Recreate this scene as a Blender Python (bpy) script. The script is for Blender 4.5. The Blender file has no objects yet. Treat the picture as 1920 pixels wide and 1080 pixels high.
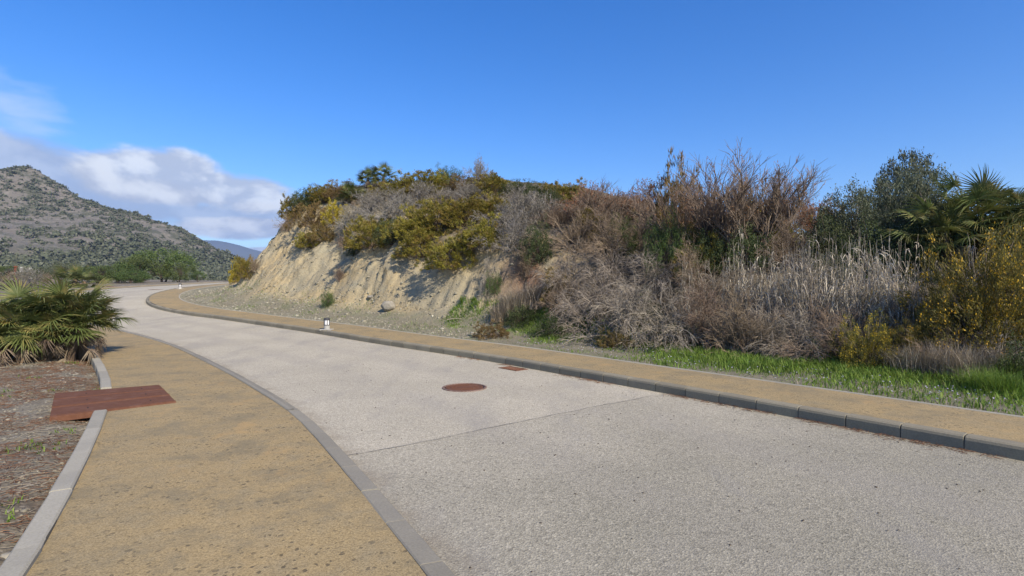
import bpy, math, random
import numpy as np
from mathutils import Vector, Matrix
from mathutils.bvhtree import BVHTree

scene = bpy.context.scene
col = scene.collection
rad = math.radians

# ------------------------------------------------------------------ camera
CAM_H = 1.5
cam_data = bpy.data.cameras.new('camera')
cam = bpy.data.objects.new('camera', cam_data)
col.objects.link(cam)
cam.location = (0, 0, CAM_H)
cam.rotation_euler = (rad(90), 0, 0)
cam_data.sensor_width = 36.0
cam_data.lens = 36.0 * 1000.0 / 1920.0
cam_data.clip_end = 30000
scene.camera = cam

# ------------------------------------------------------------------ node helper
def nd(nt, kind, ins=None, **props):
    n = nt.nodes.new('ShaderNode' + kind)
    for k, v in props.items():
        setattr(n, k, v)
    if ins:
        for k, v in ins.items():
            if isinstance(v, bpy.types.NodeSocket):
                nt.links.new(v, n.inputs[k])
            else:
                n.inputs[k].default_value = v
    return n
def mth(nt, op, a, b=0.0, c=None, clamp=False):
    ins = {0: a, 1: b}
    if c is not None:
        ins[2] = c
    return nd(nt, 'Math', ins, operation=op, use_clamp=clamp).outputs[0]
def mixc(nt, f, a, b, mode='MIX'):
    n = nt.nodes.new('ShaderNodeMix')
    n.data_type = 'RGBA'; n.blend_type = mode
    for i, v in ((0, f), (6, a), (7, b)):
        if isinstance(v, bpy.types.NodeSocket):
            nt.links.new(v, n.inputs[i])
        else:
            if i and len(v) == 3:
                v = tuple(v) + (1,)
            n.inputs[i].default_value = v
    return n.outputs[2]
def ramp(nt, f, stops):
    n = nt.nodes.new('ShaderNodeValToRGB')
    nt.links.new(f, n.inputs[0])
    el = n.color_ramp.elements
    while len(el) < len(stops):
        el.new(0.5)
    for e, (p, c) in zip(el, stops):
        e.position = p
        e.color = (c, c, c, 1) if isinstance(c, (int, float)) else tuple(c) + (1,)
    return n.outputs[0]
def sstep(nt, v, a, b):
    n = nd(nt, 'MapRange', {'Value': v, 'From Min': a, 'From Max': b}, interpolation_type='SMOOTHSTEP')
    return n.outputs[0]
def noise(nt, vec, scale, detail=4, rough=0.55, dist=0.0):
    n = nd(nt, 'TexNoise', {'Scale': scale, 'Detail': detail, 'Roughness': rough, 'Distortion': dist})
    nt.links.new(vec, n.inputs['Vector'])
    return n.outputs[0]

# ------------------------------------------------------------------ world, sun, exposure
SUN_EL = rad(36)
SUN_AZ = rad(143)                     # from +Y clockwise: behind the camera, to its right
S = Vector((math.sin(SUN_AZ) * math.cos(SUN_EL), math.cos(SUN_AZ) * math.cos(SUN_EL), math.sin(SUN_EL)))
world = bpy.data.worlds.new('World')
scene.world = world
world.use_nodes = True
wt = world.node_tree
wt.nodes.clear()
sky = nd(wt, 'TexSky', sky_type='NISHITA', sun_disc=False, sun_elevation=SUN_EL, sun_rotation=SUN_AZ,
         altitude=100, air_density=1.0, dust_density=0.4, ozone_density=3.0)
skyc = nd(wt, 'HueSaturation', {'Hue': 0.513, 'Saturation': 1.39, 'Value': 1.05, 'Fac': 1.0, 'Color': sky.outputs[0]}).outputs[0]
tc = nd(wt, 'TexCoord')
sep = nd(wt, 'SeparateXYZ', {0: tc.outputs['Generated']})
az = mth(wt, 'MULTIPLY', mth(wt, 'ARCTAN2', sep.outputs[0], sep.outputs[1]), 57.29578)
elv = mth(wt, 'MULTIPLY', mth(wt, 'ARCSINE', sep.outputs[2]), 57.29578)
cv = nd(wt, 'CombineXYZ', {0: az, 1: mth(wt, 'MULTIPLY', elv, 1.7), 2: 3.7}).outputs[0]
n_big = noise(wt, cv, 0.17, 7, 0.55, 0.25)
n_off = noise(wt, nd(wt, 'VectorMath', {0: cv, 1: (0.9, 2.0, 0.0)}, operation='ADD').outputs[0], 0.17, 7, 0.55, 0.25)
n_fine = noise(wt, nd(wt, 'VectorMath', {0: cv, 1: (0.55, 1.0, 1.0)}, operation='MULTIPLY').outputs[0], 0.36, 4, 0.48, 0.2)
# banks of low cloud in the north-west: (azimuth, elevation, half width, half height, weight)
def bank_of(a, e, w, h):
    dx = mth(wt, 'DIVIDE', mth(wt, 'SUBTRACT', az, a), w)
    dy = mth(wt, 'DIVIDE', mth(wt, 'SUBTRACT', elv, e), h)
    r2 = mth(wt, 'ADD', mth(wt, 'MULTIPLY', dx, dx), mth(wt, 'MULTIPLY', dy, dy))
    return mth(wt, 'SUBTRACT', 1.0, r2)
def cloud_mask(blobs, nz, amp, lo, hi):
    m = None
    for b in blobs:
        v = bank_of(*b)
        m = v if m is None else mth(wt, 'MAXIMUM', m, v)
    m = mth(wt, 'MAXIMUM', m, -1.6)
    v = mth(wt, 'ADD', m, mth(wt, 'MULTIPLY', mth(wt, 'SUBTRACT', nz, 0.5), amp))
    return sstep(wt, v, lo, hi)
white = cloud_mask([(-34.0, 9.9, 6.5, 2.7), (-28.5, 9.0, 7.0, 2.1), (-27.5, 5.7, 6.0, 1.2), (-23.8, 3.5, 3.8, 0.55),
                    (-62, 9, 9, 3), (-95, 7, 14, 3)], n_big, 1.7, -0.05, 0.50)
grey = cloud_mask([(-44.0, 9.8, 8.0, 2.6), (-36.0, 7.4, 10.0, 2.4), (-28.5, 6.8, 8.0, 1.7), (-57, 8.5, 12, 4), (-85, 7, 20, 4)],
                  n_big, 1.5, -0.15, 0.6)
wisp = cloud_mask([(-44.5, 14.2, 5.5, 3.0), (-66, 17, 10, 3)], n_fine, 3.2, 0.0, 1.5)
sh = sstep(wt, mth(wt, 'ADD', mth(wt, 'SUBTRACT', n_big, n_off), mth(wt, 'MULTIPLY', mth(wt, 'SUBTRACT', n_fine, .5), .35)), -0.10, 0.13)  # painted cloud relief: offset noise lightens the sunward tops, greys the bases
col_w = mixc(wt, sh, (3.1, 3.4, 3.95), (5.2, 5.4, 5.55))
col_g = mixc(wt, sh, (2.4, 2.75, 3.5), (3.2, 3.55, 4.2))
sk = mixc(wt, mth(wt, 'MULTIPLY', wisp, 0.62), skyc, (3.5, 4.3, 5.9))
sk = mixc(wt, mth(wt, 'MULTIPLY', grey, 0.88), sk, col_g)
sk = mixc(wt, mth(wt, 'MULTIPLY', white, 0.93), sk, col_w)
bg = nd(wt, 'Background', {'Color': sk, 'Strength': 0.115})
wo = nd(wt, 'OutputWorld')
wt.links.new(bg.outputs[0], wo.inputs[0])

sun_d = bpy.data.lights.new('sun', 'SUN')
sun_d.energy = 4.7
sun_d.angle = rad(0.53)
sun_d.color = (1.0, 0.885, 0.71)
sun = bpy.data.objects.new('sun', sun_d)
col.objects.link(sun)
sun.rotation_euler = S.to_track_quat('Z', 'Y').to_euler()
sun.location = (20, -30, 30)

vs = scene.view_settings
vs.view_transform = 'Standard'; vs.look = 'None'; vs.exposure = 0.74; vs.gamma = 1.0
vs.use_curve_mapping = False

# ------------------------------------------------------------------ numeric helpers
rng = np.random.default_rng(7)
def vnoise(x, y, seed=0):
    xi = np.floor(x).astype(np.int64); yi = np.floor(y).astype(np.int64)
    fx = x - xi; fy = y - yi
    fx = fx * fx * (3 - 2 * fx); fy = fy * fy * (3 - 2 * fy)
    def h(a, b):
        n = (a * 374761393 + b * 668265263 + seed * 974634777) & 0xFFFFFFFF
        n = ((n ^ (n >> 13)) * 1274126177) & 0xFFFFFFFF
        n = n ^ (n >> 16)
        return (n & 0xFFFF) / 65535.0
    return (h(xi, yi) * (1 - fx) * (1 - fy) + h(xi + 1, yi) * fx * (1 - fy)
            + h(xi, yi + 1) * (1 - fx) * fy + h(xi + 1, yi + 1) * fx * fy)
def fbm(x, y, octv=4, seed=0, gain=0.5):
    x = np.asarray(x, float); y = np.asarray(y, float)
    v = 0; a = 1; t = 0
    for i in range(octv):
        v = v + a * (vnoise(x * 2 ** i + 17.3 * i, y * 2 ** i - 9.1 * i, seed + i) - 0.5)
        t += a; a *= gain
    return v / t * 2          # about -1..1
def nrm(v):
    return v / np.maximum(np.linalg.norm(v, axis=-1, keepdims=True), 1e-9)

def mk_mesh(name, V, F, mat=None, smooth=False):
    """V (n,3), F (m,k) of one polygon size"""
    V = np.ascontiguousarray(V, np.float32); F = np.ascontiguousarray(F, np.int32)
    me = bpy.data.meshes.new(name)
    me.vertices.add(len(V)); me.vertices.foreach_set('co', V.ravel())
    k = F.shape[1]
    me.loops.add(F.size); me.loops.foreach_set('vertex_index', F.ravel())
    me.polygons.add(len(F))
    me.polygons.foreach_set('loop_start', np.arange(0, F.size, k, dtype=np.int32))
    me.polygons.foreach_set('loop_total', np.full(len(F), k, np.int32))
    if smooth:
        me.polygons.foreach_set('use_smooth', np.ones(len(F), bool))
    me.update(calc_edges=True)
    if mat:
        me.materials.append(mat)
    return me
def add(name, me, parent=None, kind=None, label=None, cat=None, group=None):
    o = bpy.data.objects.new(name, me)
    col.objects.link(o)
    if parent:
        o.parent = parent
    if kind: o['kind'] = kind
    if label: o['label'] = label
    if cat: o['category'] = cat
    if group: o['group'] = group
    return o
def grid_faces(n, m, flip=False):
    i, j = np.meshgrid(np.arange(n - 1), np.arange(m - 1), indexing='ij')
    a = (i * m + j).ravel()
    F = np.stack([a, a + m, a + m + 1, a + 1], 1)
    return F[:, ::-1] if flip else F

class MB:
    """small mesh builder with polygons of any size"""
    def __init__(s): s.v = []; s.f = []
    def poly(s, pts):
        b = len(s.v); s.v += [tuple(p) for p in pts]; s.f.append(tuple(range(b, b + len(pts))))
    def box(s, x0, x1, y0, y1, z0, z1, bev=0.0):
        if bev <= 0:
            b = len(s.v)
            s.v += [(x, y, z) for z in (z0, z1) for x, y in ((x0, y0), (x1, y0), (x1, y1), (x0, y1))]
            s.f += [tuple(b + i for i in q) for q in ((3, 2, 1, 0), (4, 5, 6, 7), (0, 1, 5, 4), (1, 2, 6, 5), (2, 3, 7, 6), (3, 0, 4, 7))]
        else:
            c = bev
            s.loft([[(x0, y0, z0), (x1, y0, z0), (x1, y1, z0), (x0, y1, z0)],
                    [(x0, y0, z1 - c), (x1, y0, z1 - c), (x1, y1, z1 - c), (x0, y1, z1 - c)],
                    [(x0 + c, y0 + c, z1), (x1 - c, y0 + c, z1), (x1 - c, y1 - c, z1), (x0 + c, y1 - c, z1)]])
    def loft(s, rings, cap=True):
        b = len(s.v); n = len(rings[0])
        for r in rings: s.v += [tuple(p) for p in r]
        for k in range(len(rings) - 1):
            for i in range(n):
                j = (i + 1) % n
                s.f.append((b + k * n + i, b + k * n + j, b + (k + 1) * n + j, b + (k + 1) * n + i))
        if cap:
            s.f.append(tuple(b + i for i in range(n))[::-1])
            s.f.append(tuple(b + (len(rings) - 1) * n + i for i in range(n)))
    def lathe(s, prof, n=24, cx=0, cy=0):
        s.loft([[(cx + r * math.cos(2 * math.pi * i / n), cy + r * math.sin(2 * math.pi * i / n), z) for i in range(n)] for r, z in prof])
    def mesh(s, name, mat=None):
        me = bpy.data.meshes.new(name); me.from_pydata(s.v, [], s.f); me.update()
        if mat: me.materials.append(mat)
        return me

def catmull(pts, step=0.25):
    P = np.array(pts, float)
    P = np.vstack([2 * P[0] - P[1], P, 2 * P[-1] - P[-2]])
    out = []
    for i in range(1, len(P) - 2):
        t = np.linspace(0, 1, 40, endpoint=False)[:, None]
        p0, p1, p2, p3 = P[i - 1], P[i], P[i + 1], P[i + 2]
        out.append(0.5 * (2 * p1 + (p2 - p0) * t + (2 * p0 - 5 * p1 + 4 * p2 - p3) * t ** 2 + (3 * p1 - p0 - 3 * p2 + p3) * t ** 3))
    C = np.vstack(out + [P[-2:-1]])
    for _ in range(60):                                  # a road curves evenly: relax wobble of the points
        C[1:-1] = 0.5 * C[1:-1] + 0.25 * (C[2:] + C[:-2])
    d = np.r_[0, np.cumsum(np.linalg.norm(np.diff(C, axis=0), axis=1))]
    n = int(d[-1] / step) + 1
    s = np.linspace(0, d[-1], n)
    return np.stack([np.interp(s, d, C[:, 0]), np.interp(s, d, C[:, 1])], 1)
def normals(C):
    T = nrm(np.gradient(C, axis=0))
    return np.stack([T[:, 1], -T[:, 0]], 1)              # to the right of travel
def arclen(C):
    return np.r_[0, np.cumsum(np.linalg.norm(np.diff(C, axis=0), axis=1))]

# level of the road and everything beside it, rising round the bend
ZY = np.array([-50, 10, 12, 14, 16, 18, 20.5, 22, 23.7, 25.5, 28, 31, 35, 40, 50, 62, 80, 120, 200, 400, 9000], float)
ZZ = np.array([0, 0, .03, .08, .14, .215, .30, .37, .48, .64, .86, 1.09, 1.31, 1.47, 1.78, 2.15, 2.5, 3.2, 4.0, 4.0, 4.0], float)
_yy = np.arange(-50, 400, 0.25); _zz = np.interp(_yy, ZY, ZZ)
_k = np.ones(13) / 13; _zs = np.convolve(np.pad(_zz, 6, 'edge'), _k, 'valid')
def Zr(y):
    return np.interp(np.asarray(y, float), _yy, _zs)

K_R = [(13.5, -7), (11.2, -4.2), (9.2, -1.6), (7.0, 1.3), (4.43, 4.615), (2.65, 6.98), (.234, 10.0), (-1.25, 11.6), (-3.85, 14), (-5.94, 16), (-8.4, 18.1), (-11.3, 20.5),
       (-13.5, 22.1), (-15.7, 23.9), (-17.6, 25.8), (-19.2, 28), (-20.8, 31), (-22.4, 35), (-24.3, 40), (-27.2, 50), (-29, 62), (-29.5, 80)]
K_L = [(6.4, -8.5), (4.4, -5.2), (2.6, -2.2), (1.0, .5), (-.305, 2.78), (-1.476, 4.76), (-2.45, 6.3), (-3.57, 7.77), (-5.18, 9.74), (-7.9, 12.8), (-10.2, 15), (-12.1, 16.6), (-16, 19.7),
       (-20.5, 23.8), (-24.6, 28.8), (-28.2, 36), (-30, 43), (-32, 55), (-33.4, 68), (-34, 80)]
K_E = [(3.0, -8), (.9, -3.8), (-.7, -.8), (-1.8, 1.4), (-2.55, 2.78), (-3.09, 3.66), (-3.95, 5.0), (-4.89, 6.4), (-5.9, 7.82), (-7.3, 9.55), (-9.0, 11.5), (-11, 13.6), (-13, 15.6), (-17, 19),
       (-21.8, 23), (-26.2, 28.4), (-30, 36), (-32, 43), (-34, 55), (-35.4, 68), (-36, 80)]
CR, CL, CE = catmull(K_R), catmull(K_L), catmull(K_E)

# ------------------------------------------------------------------ materials
MATS = {}
def mat_base(name):
    m = bpy.data.materials.new(name); m.use_nodes = True
    nt = m.node_tree; nt.nodes.clear()
    MATS[name] = m
    out = nd(nt, 'OutputMaterial')
    geo = nd(nt, 'NewGeometry')
    return m, nt, out, geo
def finish(nt, out, color, rough=0.9, bump=None, bstr=0.4, bdist=0.01, metal=0.0, spec=0.3):
    p = nd(nt, 'BsdfPrincipled', {'Base Color': color, 'Roughness': rough, 'Metallic': metal, 'Specular IOR Level': spec})
    if bump is not None:
        b = nd(nt, 'Bump', {'Strength': bstr, 'Distance': bdist, 'Height': bump})
        nt.links.new(b.outputs[0], p.inputs['Normal'])
    nt.links.new(p.outputs[0], out.inputs[0])

def m_road():
    m, nt, out, g = mat_base('asphalt')
    P = g.outputs['Position']
    vo = nd(nt, 'TexVoronoi', {'Vector': P, 'Scale': 95.0})
    vo2 = nd(nt, 'TexVoronoi', {'Vector': P, 'Scale': 45.0})
    sp = nd(nt, 'SeparateXYZ', {0: P})
    cs = nd(nt, 'SeparateColor', {0: vo.outputs['Color']})
    cs2 = nd(nt, 'SeparateColor', {0: vo2.outputs['Color']})
    big = noise(nt, P, 0.55, 6, 0.6)
    mid = noise(nt, P, 3.2, 6, 0.65)
    # older, coarser lay on the camera side of the joint
    side = mth(nt, 'ADD', mth(nt, 'MULTIPLY', sp.outputs[0], -0.612), mth(nt, 'MULTIPLY', sp.outputs[1], 0.791))
    near = sstep(nt, mth(nt, 'ADD', side, mth(nt, 'MULTIPLY', mid, 0.10)), 4.76, 4.70)
    far_c = mixc(nt, sstep(nt, big, 0.3, 0.7), (.362, .328, .252), (.418, .378, .292))
    near_c = mixc(nt, sstep(nt, big, 0.3, 0.7), (.240, .222, .170), (.283, .260, .200))
    grad = mth(nt, 'ADD', .38, mth(nt, 'MULTIPLY', .62, sstep(nt, mth(nt, 'ADD', side, mth(nt, 'MULTIPLY', big, 1.6)), 5.4, 2.6)))
    c = mixc(nt, mth(nt, 'MULTIPLY', near, grad), far_c, near_c)
    g1 = ramp(nt, cs.outputs[0], [(0, .66), (.25, .88), (.6, 1.0), (.88, 1.16), (1, 1.42)])
    c = mixc(nt, 1.0, c, g1, 'MULTIPLY')
    g2 = ramp(nt, cs2.outputs[1], [(0, .62), (.06, .9), (.5, 1.0), (1, 1.1)])
    c = mixc(nt, mth(nt, 'ADD', 0.35, mth(nt, 'MULTIPLY', near, .5)), c, mixc(nt, 1.0, c, g2, 'MULTIPLY'))
    c = mixc(nt, mth(nt, 'MULTIPLY', sstep(nt, mid, 0.58, 0.75), .35), c, (.22, .21, .19))
    stain = noise(nt, nd(nt, 'Mapping', {'Vector': P, 'Scale': (1.0, .35, 1), 'Rotation': (0, 0, .75)}).outputs[0], 1.3, 5, 0.6)
    c = mixc(nt, mth(nt, 'MULTIPLY', sstep(nt, stain, 0.50, 0.70), .38), c, (.24, .225, .20))
    ua = nd(nt, 'Attribute', attribute_name='lane').outputs['Fac']
    wp = mth(nt, 'MAXIMUM', sstep(nt, mth(nt, 'ABSOLUTE', mth(nt, 'SUBTRACT', ua, .32)), .10, .02), sstep(nt, mth(nt, 'ABSOLUTE', mth(nt, 'SUBTRACT', ua, .66)), .10, .02))
    c = mixc(nt, mth(nt, 'MULTIPLY', mth(nt, 'MULTIPLY', wp, sstep(nt, big, .3, .7)), .30), c, (.24, .222, .195))
    edge = mth(nt, 'MAXIMUM', sstep(nt, ua, .055, 0.0), sstep(nt, ua, .955, 1.0))
    c = mixc(nt, mth(nt, 'MULTIPLY', mth(nt, 'MULTIPLY', edge, sstep(nt, mid, .35, .65)), .5), c, (.20, .165, .115))
    blot = noise(nt, P, 9.0, 3, 0.5)
    c = mixc(nt, mth(nt, 'MULTIPLY', sstep(nt, blot, 0.72, 0.78), .7), c, (.10, .09, .08))
    h = mth(nt, 'ADD', vo.outputs['Distance'], mth(nt, 'MULTIPLY', cs2.outputs[0], .4))
    finish(nt, out, c, 0.93, h, 0.55, 0.006)
m_road()
def m_path():
    m, nt, out, g = mat_base('ochre_path')
    P = g.outputs['Position']
    big = noise(nt, P, 0.8, 5, 0.6); mid = noise(nt, P, 4.5, 6, 0.7)
    fine = nd(nt, 'SeparateColor', {0: nd(nt, 'TexVoronoi', {'Vector': P, 'Scale': 130.0}).outputs['Color']}).outputs[0]
    c = mixc(nt, sstep(nt, big, .32, .68), (.268, .205, .107), (.315, .233, .114))
    c = mixc(nt, mth(nt, 'MULTIPLY', sstep(nt, mid, .4, .75), .55), c, (.235, .198, .125))
    c = mixc(nt, 1.0, c, ramp(nt, fine, [(0, .72), (.5, 1.0), (1, 1.25)]), 'MULTIPLY')
    wv = nd(nt, 'VectorMath', {0: P, 1: nd(nt, 'VectorMath', {0: nd(nt, 'TexNoise', {'Vector': P, 'Scale': 22.0, 'Detail': 3.0}).outputs['Color'], 'Scale': .045}, operation='SCALE').outputs[0]}, operation='ADD').outputs[0]
    area = sstep(nt, noise(nt, P, 1.3, 4, 0.6), .36, .62)
    spots = None
    for sc_, k_ in ((15.0, .30), (31.0, .42)):
        vv = nd(nt, 'TexVoronoi', {'Vector': wv, 'Scale': sc_})
        rn = nd(nt, 'SeparateColor', {0: vv.outputs['Color']}).outputs[0]
        rad_ = mth(nt, 'MULTIPLY', mth(nt, 'SUBTRACT', k_, rn), 1.1)
        one = sstep(nt, mth(nt, 'SUBTRACT', rad_, vv.outputs['Distance']), -.06, .08)
        spots = one if spots is None else mth(nt, 'MAXIMUM', spots, one)
    spots = mth(nt, 'MULTIPLY', spots, mth(nt, 'ADD', .22, mth(nt, 'MULTIPLY', area, .78)))
    c = mixc(nt, mth(nt, 'MULTIPLY', spots, .8), c, (.075, .06, .038))
    gr = sstep(nt, noise(nt, P, 1.7, 6, .72), .46, .68)
    c = mixc(nt, mth(nt, 'MULTIPLY', gr, .6), c, (.16, .138, .09))
    c = mixc(nt, mth(nt, 'MULTIPLY', sstep(nt, noise(nt, P, 1.5, 6, .7), .56, .70), .5), c, (.40, .26, .105))
    h = mth(nt, 'SUBTRACT', mth(nt, 'ADD', fine, mth(nt, 'MULTIPLY', mid, 1.5)), mth(nt, 'MULTIPLY', spots, 1.2))
    finish(nt, out, c, 0.95, h, 0.5, 0.006)
m_path()
def m_conc(name, a, b, dark=(.12, .115, .10), amt=.35):
    m, nt, out, g = mat_base(name)
    P = g.outputs['Position']
    oi = nd(nt, 'ObjectInfo')
    n1 = noise(nt, P, 6, 6, .65); n2 = noise(nt, P, 70, 4, .6); n3 = noise(nt, P, 1.6, 5, .6)
    c = mixc(nt, n1, a, b)
    c = mixc(nt, 1.0, c, ramp(nt, oi.outputs['Random'], [(0, .86), (1, 1.1)]), 'MULTIPLY')
    c = mixc(nt, 1.0, c, ramp(nt, n2, [(.2, .8), (.8, 1.18)]), 'MULTIPLY')
    c = mixc(nt, mth(nt, 'MULTIPLY', sstep(nt, n3, .48, .7), amt), c, dark)
    finish(nt, out, c, .9, n2, .35, .004)
m_conc('kerb_concrete', (.185, .165, .118), (.24, .215, .154))
m_conc('flush_kerb_concrete', (.192, .178, .142), (.242, .224, .18), (.15, .145, .13), .3)
m_conc('edging_concrete', (.262, .245, .196), (.335, .314, .255), (.2, .19, .17), .3)
m_conc('mortar', (.055, .05, .042), (.085, .075, .06))
m_conc('lamp_concrete', (.36, .355, .33), (.45, .44, .41))
def m_soil():
    m, nt, out, g = mat_base('dirt')
    P = g.outputs['Position']
    n1 = noise(nt, P, 1.1, 6, .65); n2 = noise(nt, P, 9, 6, .7); n3 = noise(nt, P, 60, 4, .7)
    vo = nd(nt, 'SeparateColor', {0: nd(nt, 'TexVoronoi', {'Vector': P, 'Scale': 42.0}).outputs['Color']})
    c = mixc(nt, sstep(nt, n1, .35, .65), (.135, .11, .078), (.205, .18, .13))
    c = mixc(nt, mth(nt, 'MULTIPLY', sstep(nt, n2, .45, .7), .55), c, (.13, .12, .105))
    c = mixc(nt, mth(nt, 'MULTIPLY', sstep(nt, noise(nt, P, 5, 5, .6), .55, .7), .4), c, (.145, .09, .058))
    c = mixc(nt, mth(nt, 'MULTIPLY', sstep(nt, noise(nt, P, 2.3, 5, .7), .6, .72), .35), c, (.085, .11, .035))
    c = mixc(nt, 1.0, c, ramp(nt, vo.outputs[0], [(0, .6), (.5, 1.0), (.9, 1.25), (1, 1.8)]), 'MULTIPLY')
    finish(nt, out, c, .96, mth(nt, 'ADD', n3, n2), .7, .02)
m_soil()
def m_bank():
    m, nt, out, g = mat_base('marl_bank')
    P = g.outputs['Position']
    at = nd(nt, 'Attribute', attribute_name='soil')          # R red clay, G gravel and apron, B bare marl
    ac = nd(nt, 'SeparateColor', {0: at.outputs['Color']})
    n0 = noise(nt, P, .38, 5, .6); n1 = noise(nt, P, 1.4, 6, .65); n2 = noise(nt, P, 6.5, 6, .7); n3 = noise(nt, P, 28, 5, .7)
    st = noise(nt, nd(nt, 'Mapping', {'Vector': P, 'Scale': (3.2, 3.2, .55)}).outputs[0], 1.3, 6, .7)
    c = mixc(nt, sstep(nt, n0, .38, .62), (.41, .325, .185), (.345, .30, .20))
    c = mixc(nt, mth(nt, 'MULTIPLY', sstep(nt, n1, .5, .68), .7), c, (.29, .275, .205))
    c = mixc(nt, mth(nt, 'MULTIPLY', sstep(nt, st, .55, .72), .55), c, (.23, .21, .155))
    c = mixc(nt, mth(nt, 'MULTIPLY', sstep(nt, n2, .57, .70), .5), c, (.20, .165, .11))
    c = mixc(nt, mth(nt, 'MULTIPLY', sstep(nt, n2, .40, .30), .45), c, (.42, .37, .26))
    c = mixc(nt, mth(nt, 'MULTIPLY', sstep(nt, n3, .57, .68), .6), c, (.11, .10, .07))
    grav = mixc(nt, n2, (.19, .172, .115), (.27, .245, .175))
    grav = mixc(nt, mth(nt, 'MULTIPLY', sstep(nt, n1, .45, .62), .45), grav, (.15, .165, .075))
    c = mixc(nt, ac.outputs[1], c, grav)
    brush = mixc(nt, n2, (.085, .068, .045), (.16, .132, .092))
    c = mixc(nt, mth(nt, 'SUBTRACT', 1.0, ac.outputs[2], clamp=True), c, brush)
    red = mixc(nt, n2, (.13, .068, .04), (.22, .125, .078))
    c = mixc(nt, ac.outputs[0], c, red)
    h = mth(nt, 'ADD', mth(nt, 'MULTIPLY', n2, 1.3), n3)
    finish(nt, out, c, .97, h, .8, .06)
m_bank()
def m_mountain():
    m, nt, out, g = mat_base('mountain_rock')
    P = g.outputs['Position']
    n0 = noise(nt, P, .012, 6, .65); n1 = noise(nt, P, .05, 7, .7); n2 = noise(nt, P, .19, 6, .7)
    sp = nd(nt, 'SeparateXYZ', {0: P})
    c = mixc(nt, sstep(nt, n1, .38, .62), (.150, .135, .112), (.205, .187, .158))
    c = mixc(nt, mth(nt, 'MULTIPLY', sstep(nt, n2, .54, .66), .65), c, (.29, .265, .23))
    low = sstep(nt, mth(nt, 'ADD', sp.outputs[2], mth(nt, 'MULTIPLY', n0, 40)), 62, 26)
    veg = mth(nt, 'MAXIMUM', mth(nt, 'MULTIPLY', sstep(nt, n1, .47, .60), .8), mth(nt, 'MULTIPLY', low, .72))
    gc = mixc(nt, n2, (.04, .048, .026), (.08, .086, .05))
    c = mixc(nt, veg, c, gc)
    finish(nt, out, c, .97, mth(nt, 'ADD', n1, n2), 1.0, 3.0)
m_mountain()
def m_ridge():
    m, nt, out, g = mat_base('distant_ridge')
    n1 = noise(nt, g.outputs['Position'], .002, 7, .65)
    finish(nt, out, mixc(nt, n1, (.035, .045, .03), (.11, .11, .085)), .97)
m_ridge()
def m_plain(name, a, b, scale=8, rough=.8, metal=0, bstr=.3, spec=.3):
    m, nt, out, g = mat_base(name)
    n1 = noise(nt, g.outputs['Position'], scale, 6, .65)
    finish(nt, out, mixc(nt, sstep(nt, n1, .3, .7), a, b), rough, n1, bstr, .01, metal, spec)
m_plain('crack', (.13, .12, .10), (.20, .185, .16), 20, .95)
m_plain('rock', (.165, .152, .125), (.29, .268, .225), 7, .9, 0, .8)
m_plain('lamp_dark', (.035, .035, .038), (.06, .06, .065), 20, .5)
m_plain('lamp_glass', (.62, .62, .62), (.72, .72, .72), 10, .25)
m_plain('white_paint', (.7, .69, .66), (.8, .79, .76), 3, .7)
m_plain('red_paint', (.35, .04, .03), (.45, .06, .04), 3, .7)
m_plain('worn_iron', (.12, .07, .052), (.24, .17, .135), 40, .7, .1)
m_plain('recess_shade', (.012, .01, .008), (.02, .018, .015), 20, .95)  # near black that paints the shade inside holes and gaps
def m_rust():
    m, nt, out, g = mat_base('rusty_steel')
    P = g.outputs['Position']
    n1 = noise(nt, P, 19, 6, .75); n2 = noise(nt, P, 75, 5, .7); n3 = noise(nt, P, 5.0, 5, .7)
    c = mixc(nt, sstep(nt, n1, .30, .75), (.105, .046, .027), (.145, .068, .042))
    c = mixc(nt, mth(nt, 'MULTIPLY', sstep(nt, n3, .5, .7), .6), c, (.165, .09, .064))
    c = mixc(nt, mth(nt, 'MULTIPLY', sstep(nt, n2, .66, .74), .5), c, (.33, .26, .2))
    finish(nt, out, c, .9, n2, .4, .004, 0.0, .15)
m_rust()

def m_leaf(name, cols, tips=None, trans=.3, nz=.0, rough=.6):
    """leaf colours vary from leaf to leaf and from plant to plant"""
    m, nt, out, g = mat_base(name)
    oi = nd(nt, 'ObjectInfo')
    isl = g.outputs['Random Per Island']
    k = len(cols) - 1
    c = ramp(nt, isl, [(i / k, cc) for i, cc in enumerate(cols)])
    hs = nd(nt, 'HueSaturation', {'Hue': mth(nt, 'ADD', .488, mth(nt, 'MULTIPLY', oi.outputs['Random'], .024)), 'Saturation': 1.0,
                                  'Value': mth(nt, 'ADD', .82, mth(nt, 'MULTIPLY', oi.outputs['Random'], .36)), 'Color': c})
    c = hs.outputs[0]
    n1 = noise(nt, g.outputs['Position'], 1.7, 4, .6)
    c = mixc(nt, 1.0, c, ramp(nt, n1, [(.28, .68), (.72, 1.3)]), 'MULTIPLY')
    if tips:
        c = mixc(nt, mth(nt, 'MULTIPLY', sstep(nt, noise(nt, g.outputs['Position'], 3.4, 3, .5), .5, .66), .75), c, tips)
    p = nd(nt, 'BsdfPrincipled', {'Base Color': c, 'Roughness': rough, 'Specular IOR Level': .25})
    t = nd(nt, 'BsdfTranslucent', {'Color': c})
    mx = nd(nt, 'MixShader', {0: trans, 1: p.outputs[0], 2: t.outputs[0]})
    nt.links.new(mx.outputs[0], out.inputs[0])
m_leaf('broom_leaf', [(.13, .118, .022), (.24, .205, .034), (.155, .15, .03), (.33, .265, .04)], (.22, .14, .05))
m_leaf('broom_brown_leaf', [(.15, .10, .045), (.23, .16, .07), (.16, .14, .04), (.26, .17, .06)])
m_leaf('yellow_broom_leaf', [(.17, .14, .02), (.38, .28, .03), (.20, .17, .03), (.46, .33, .04)])
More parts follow.
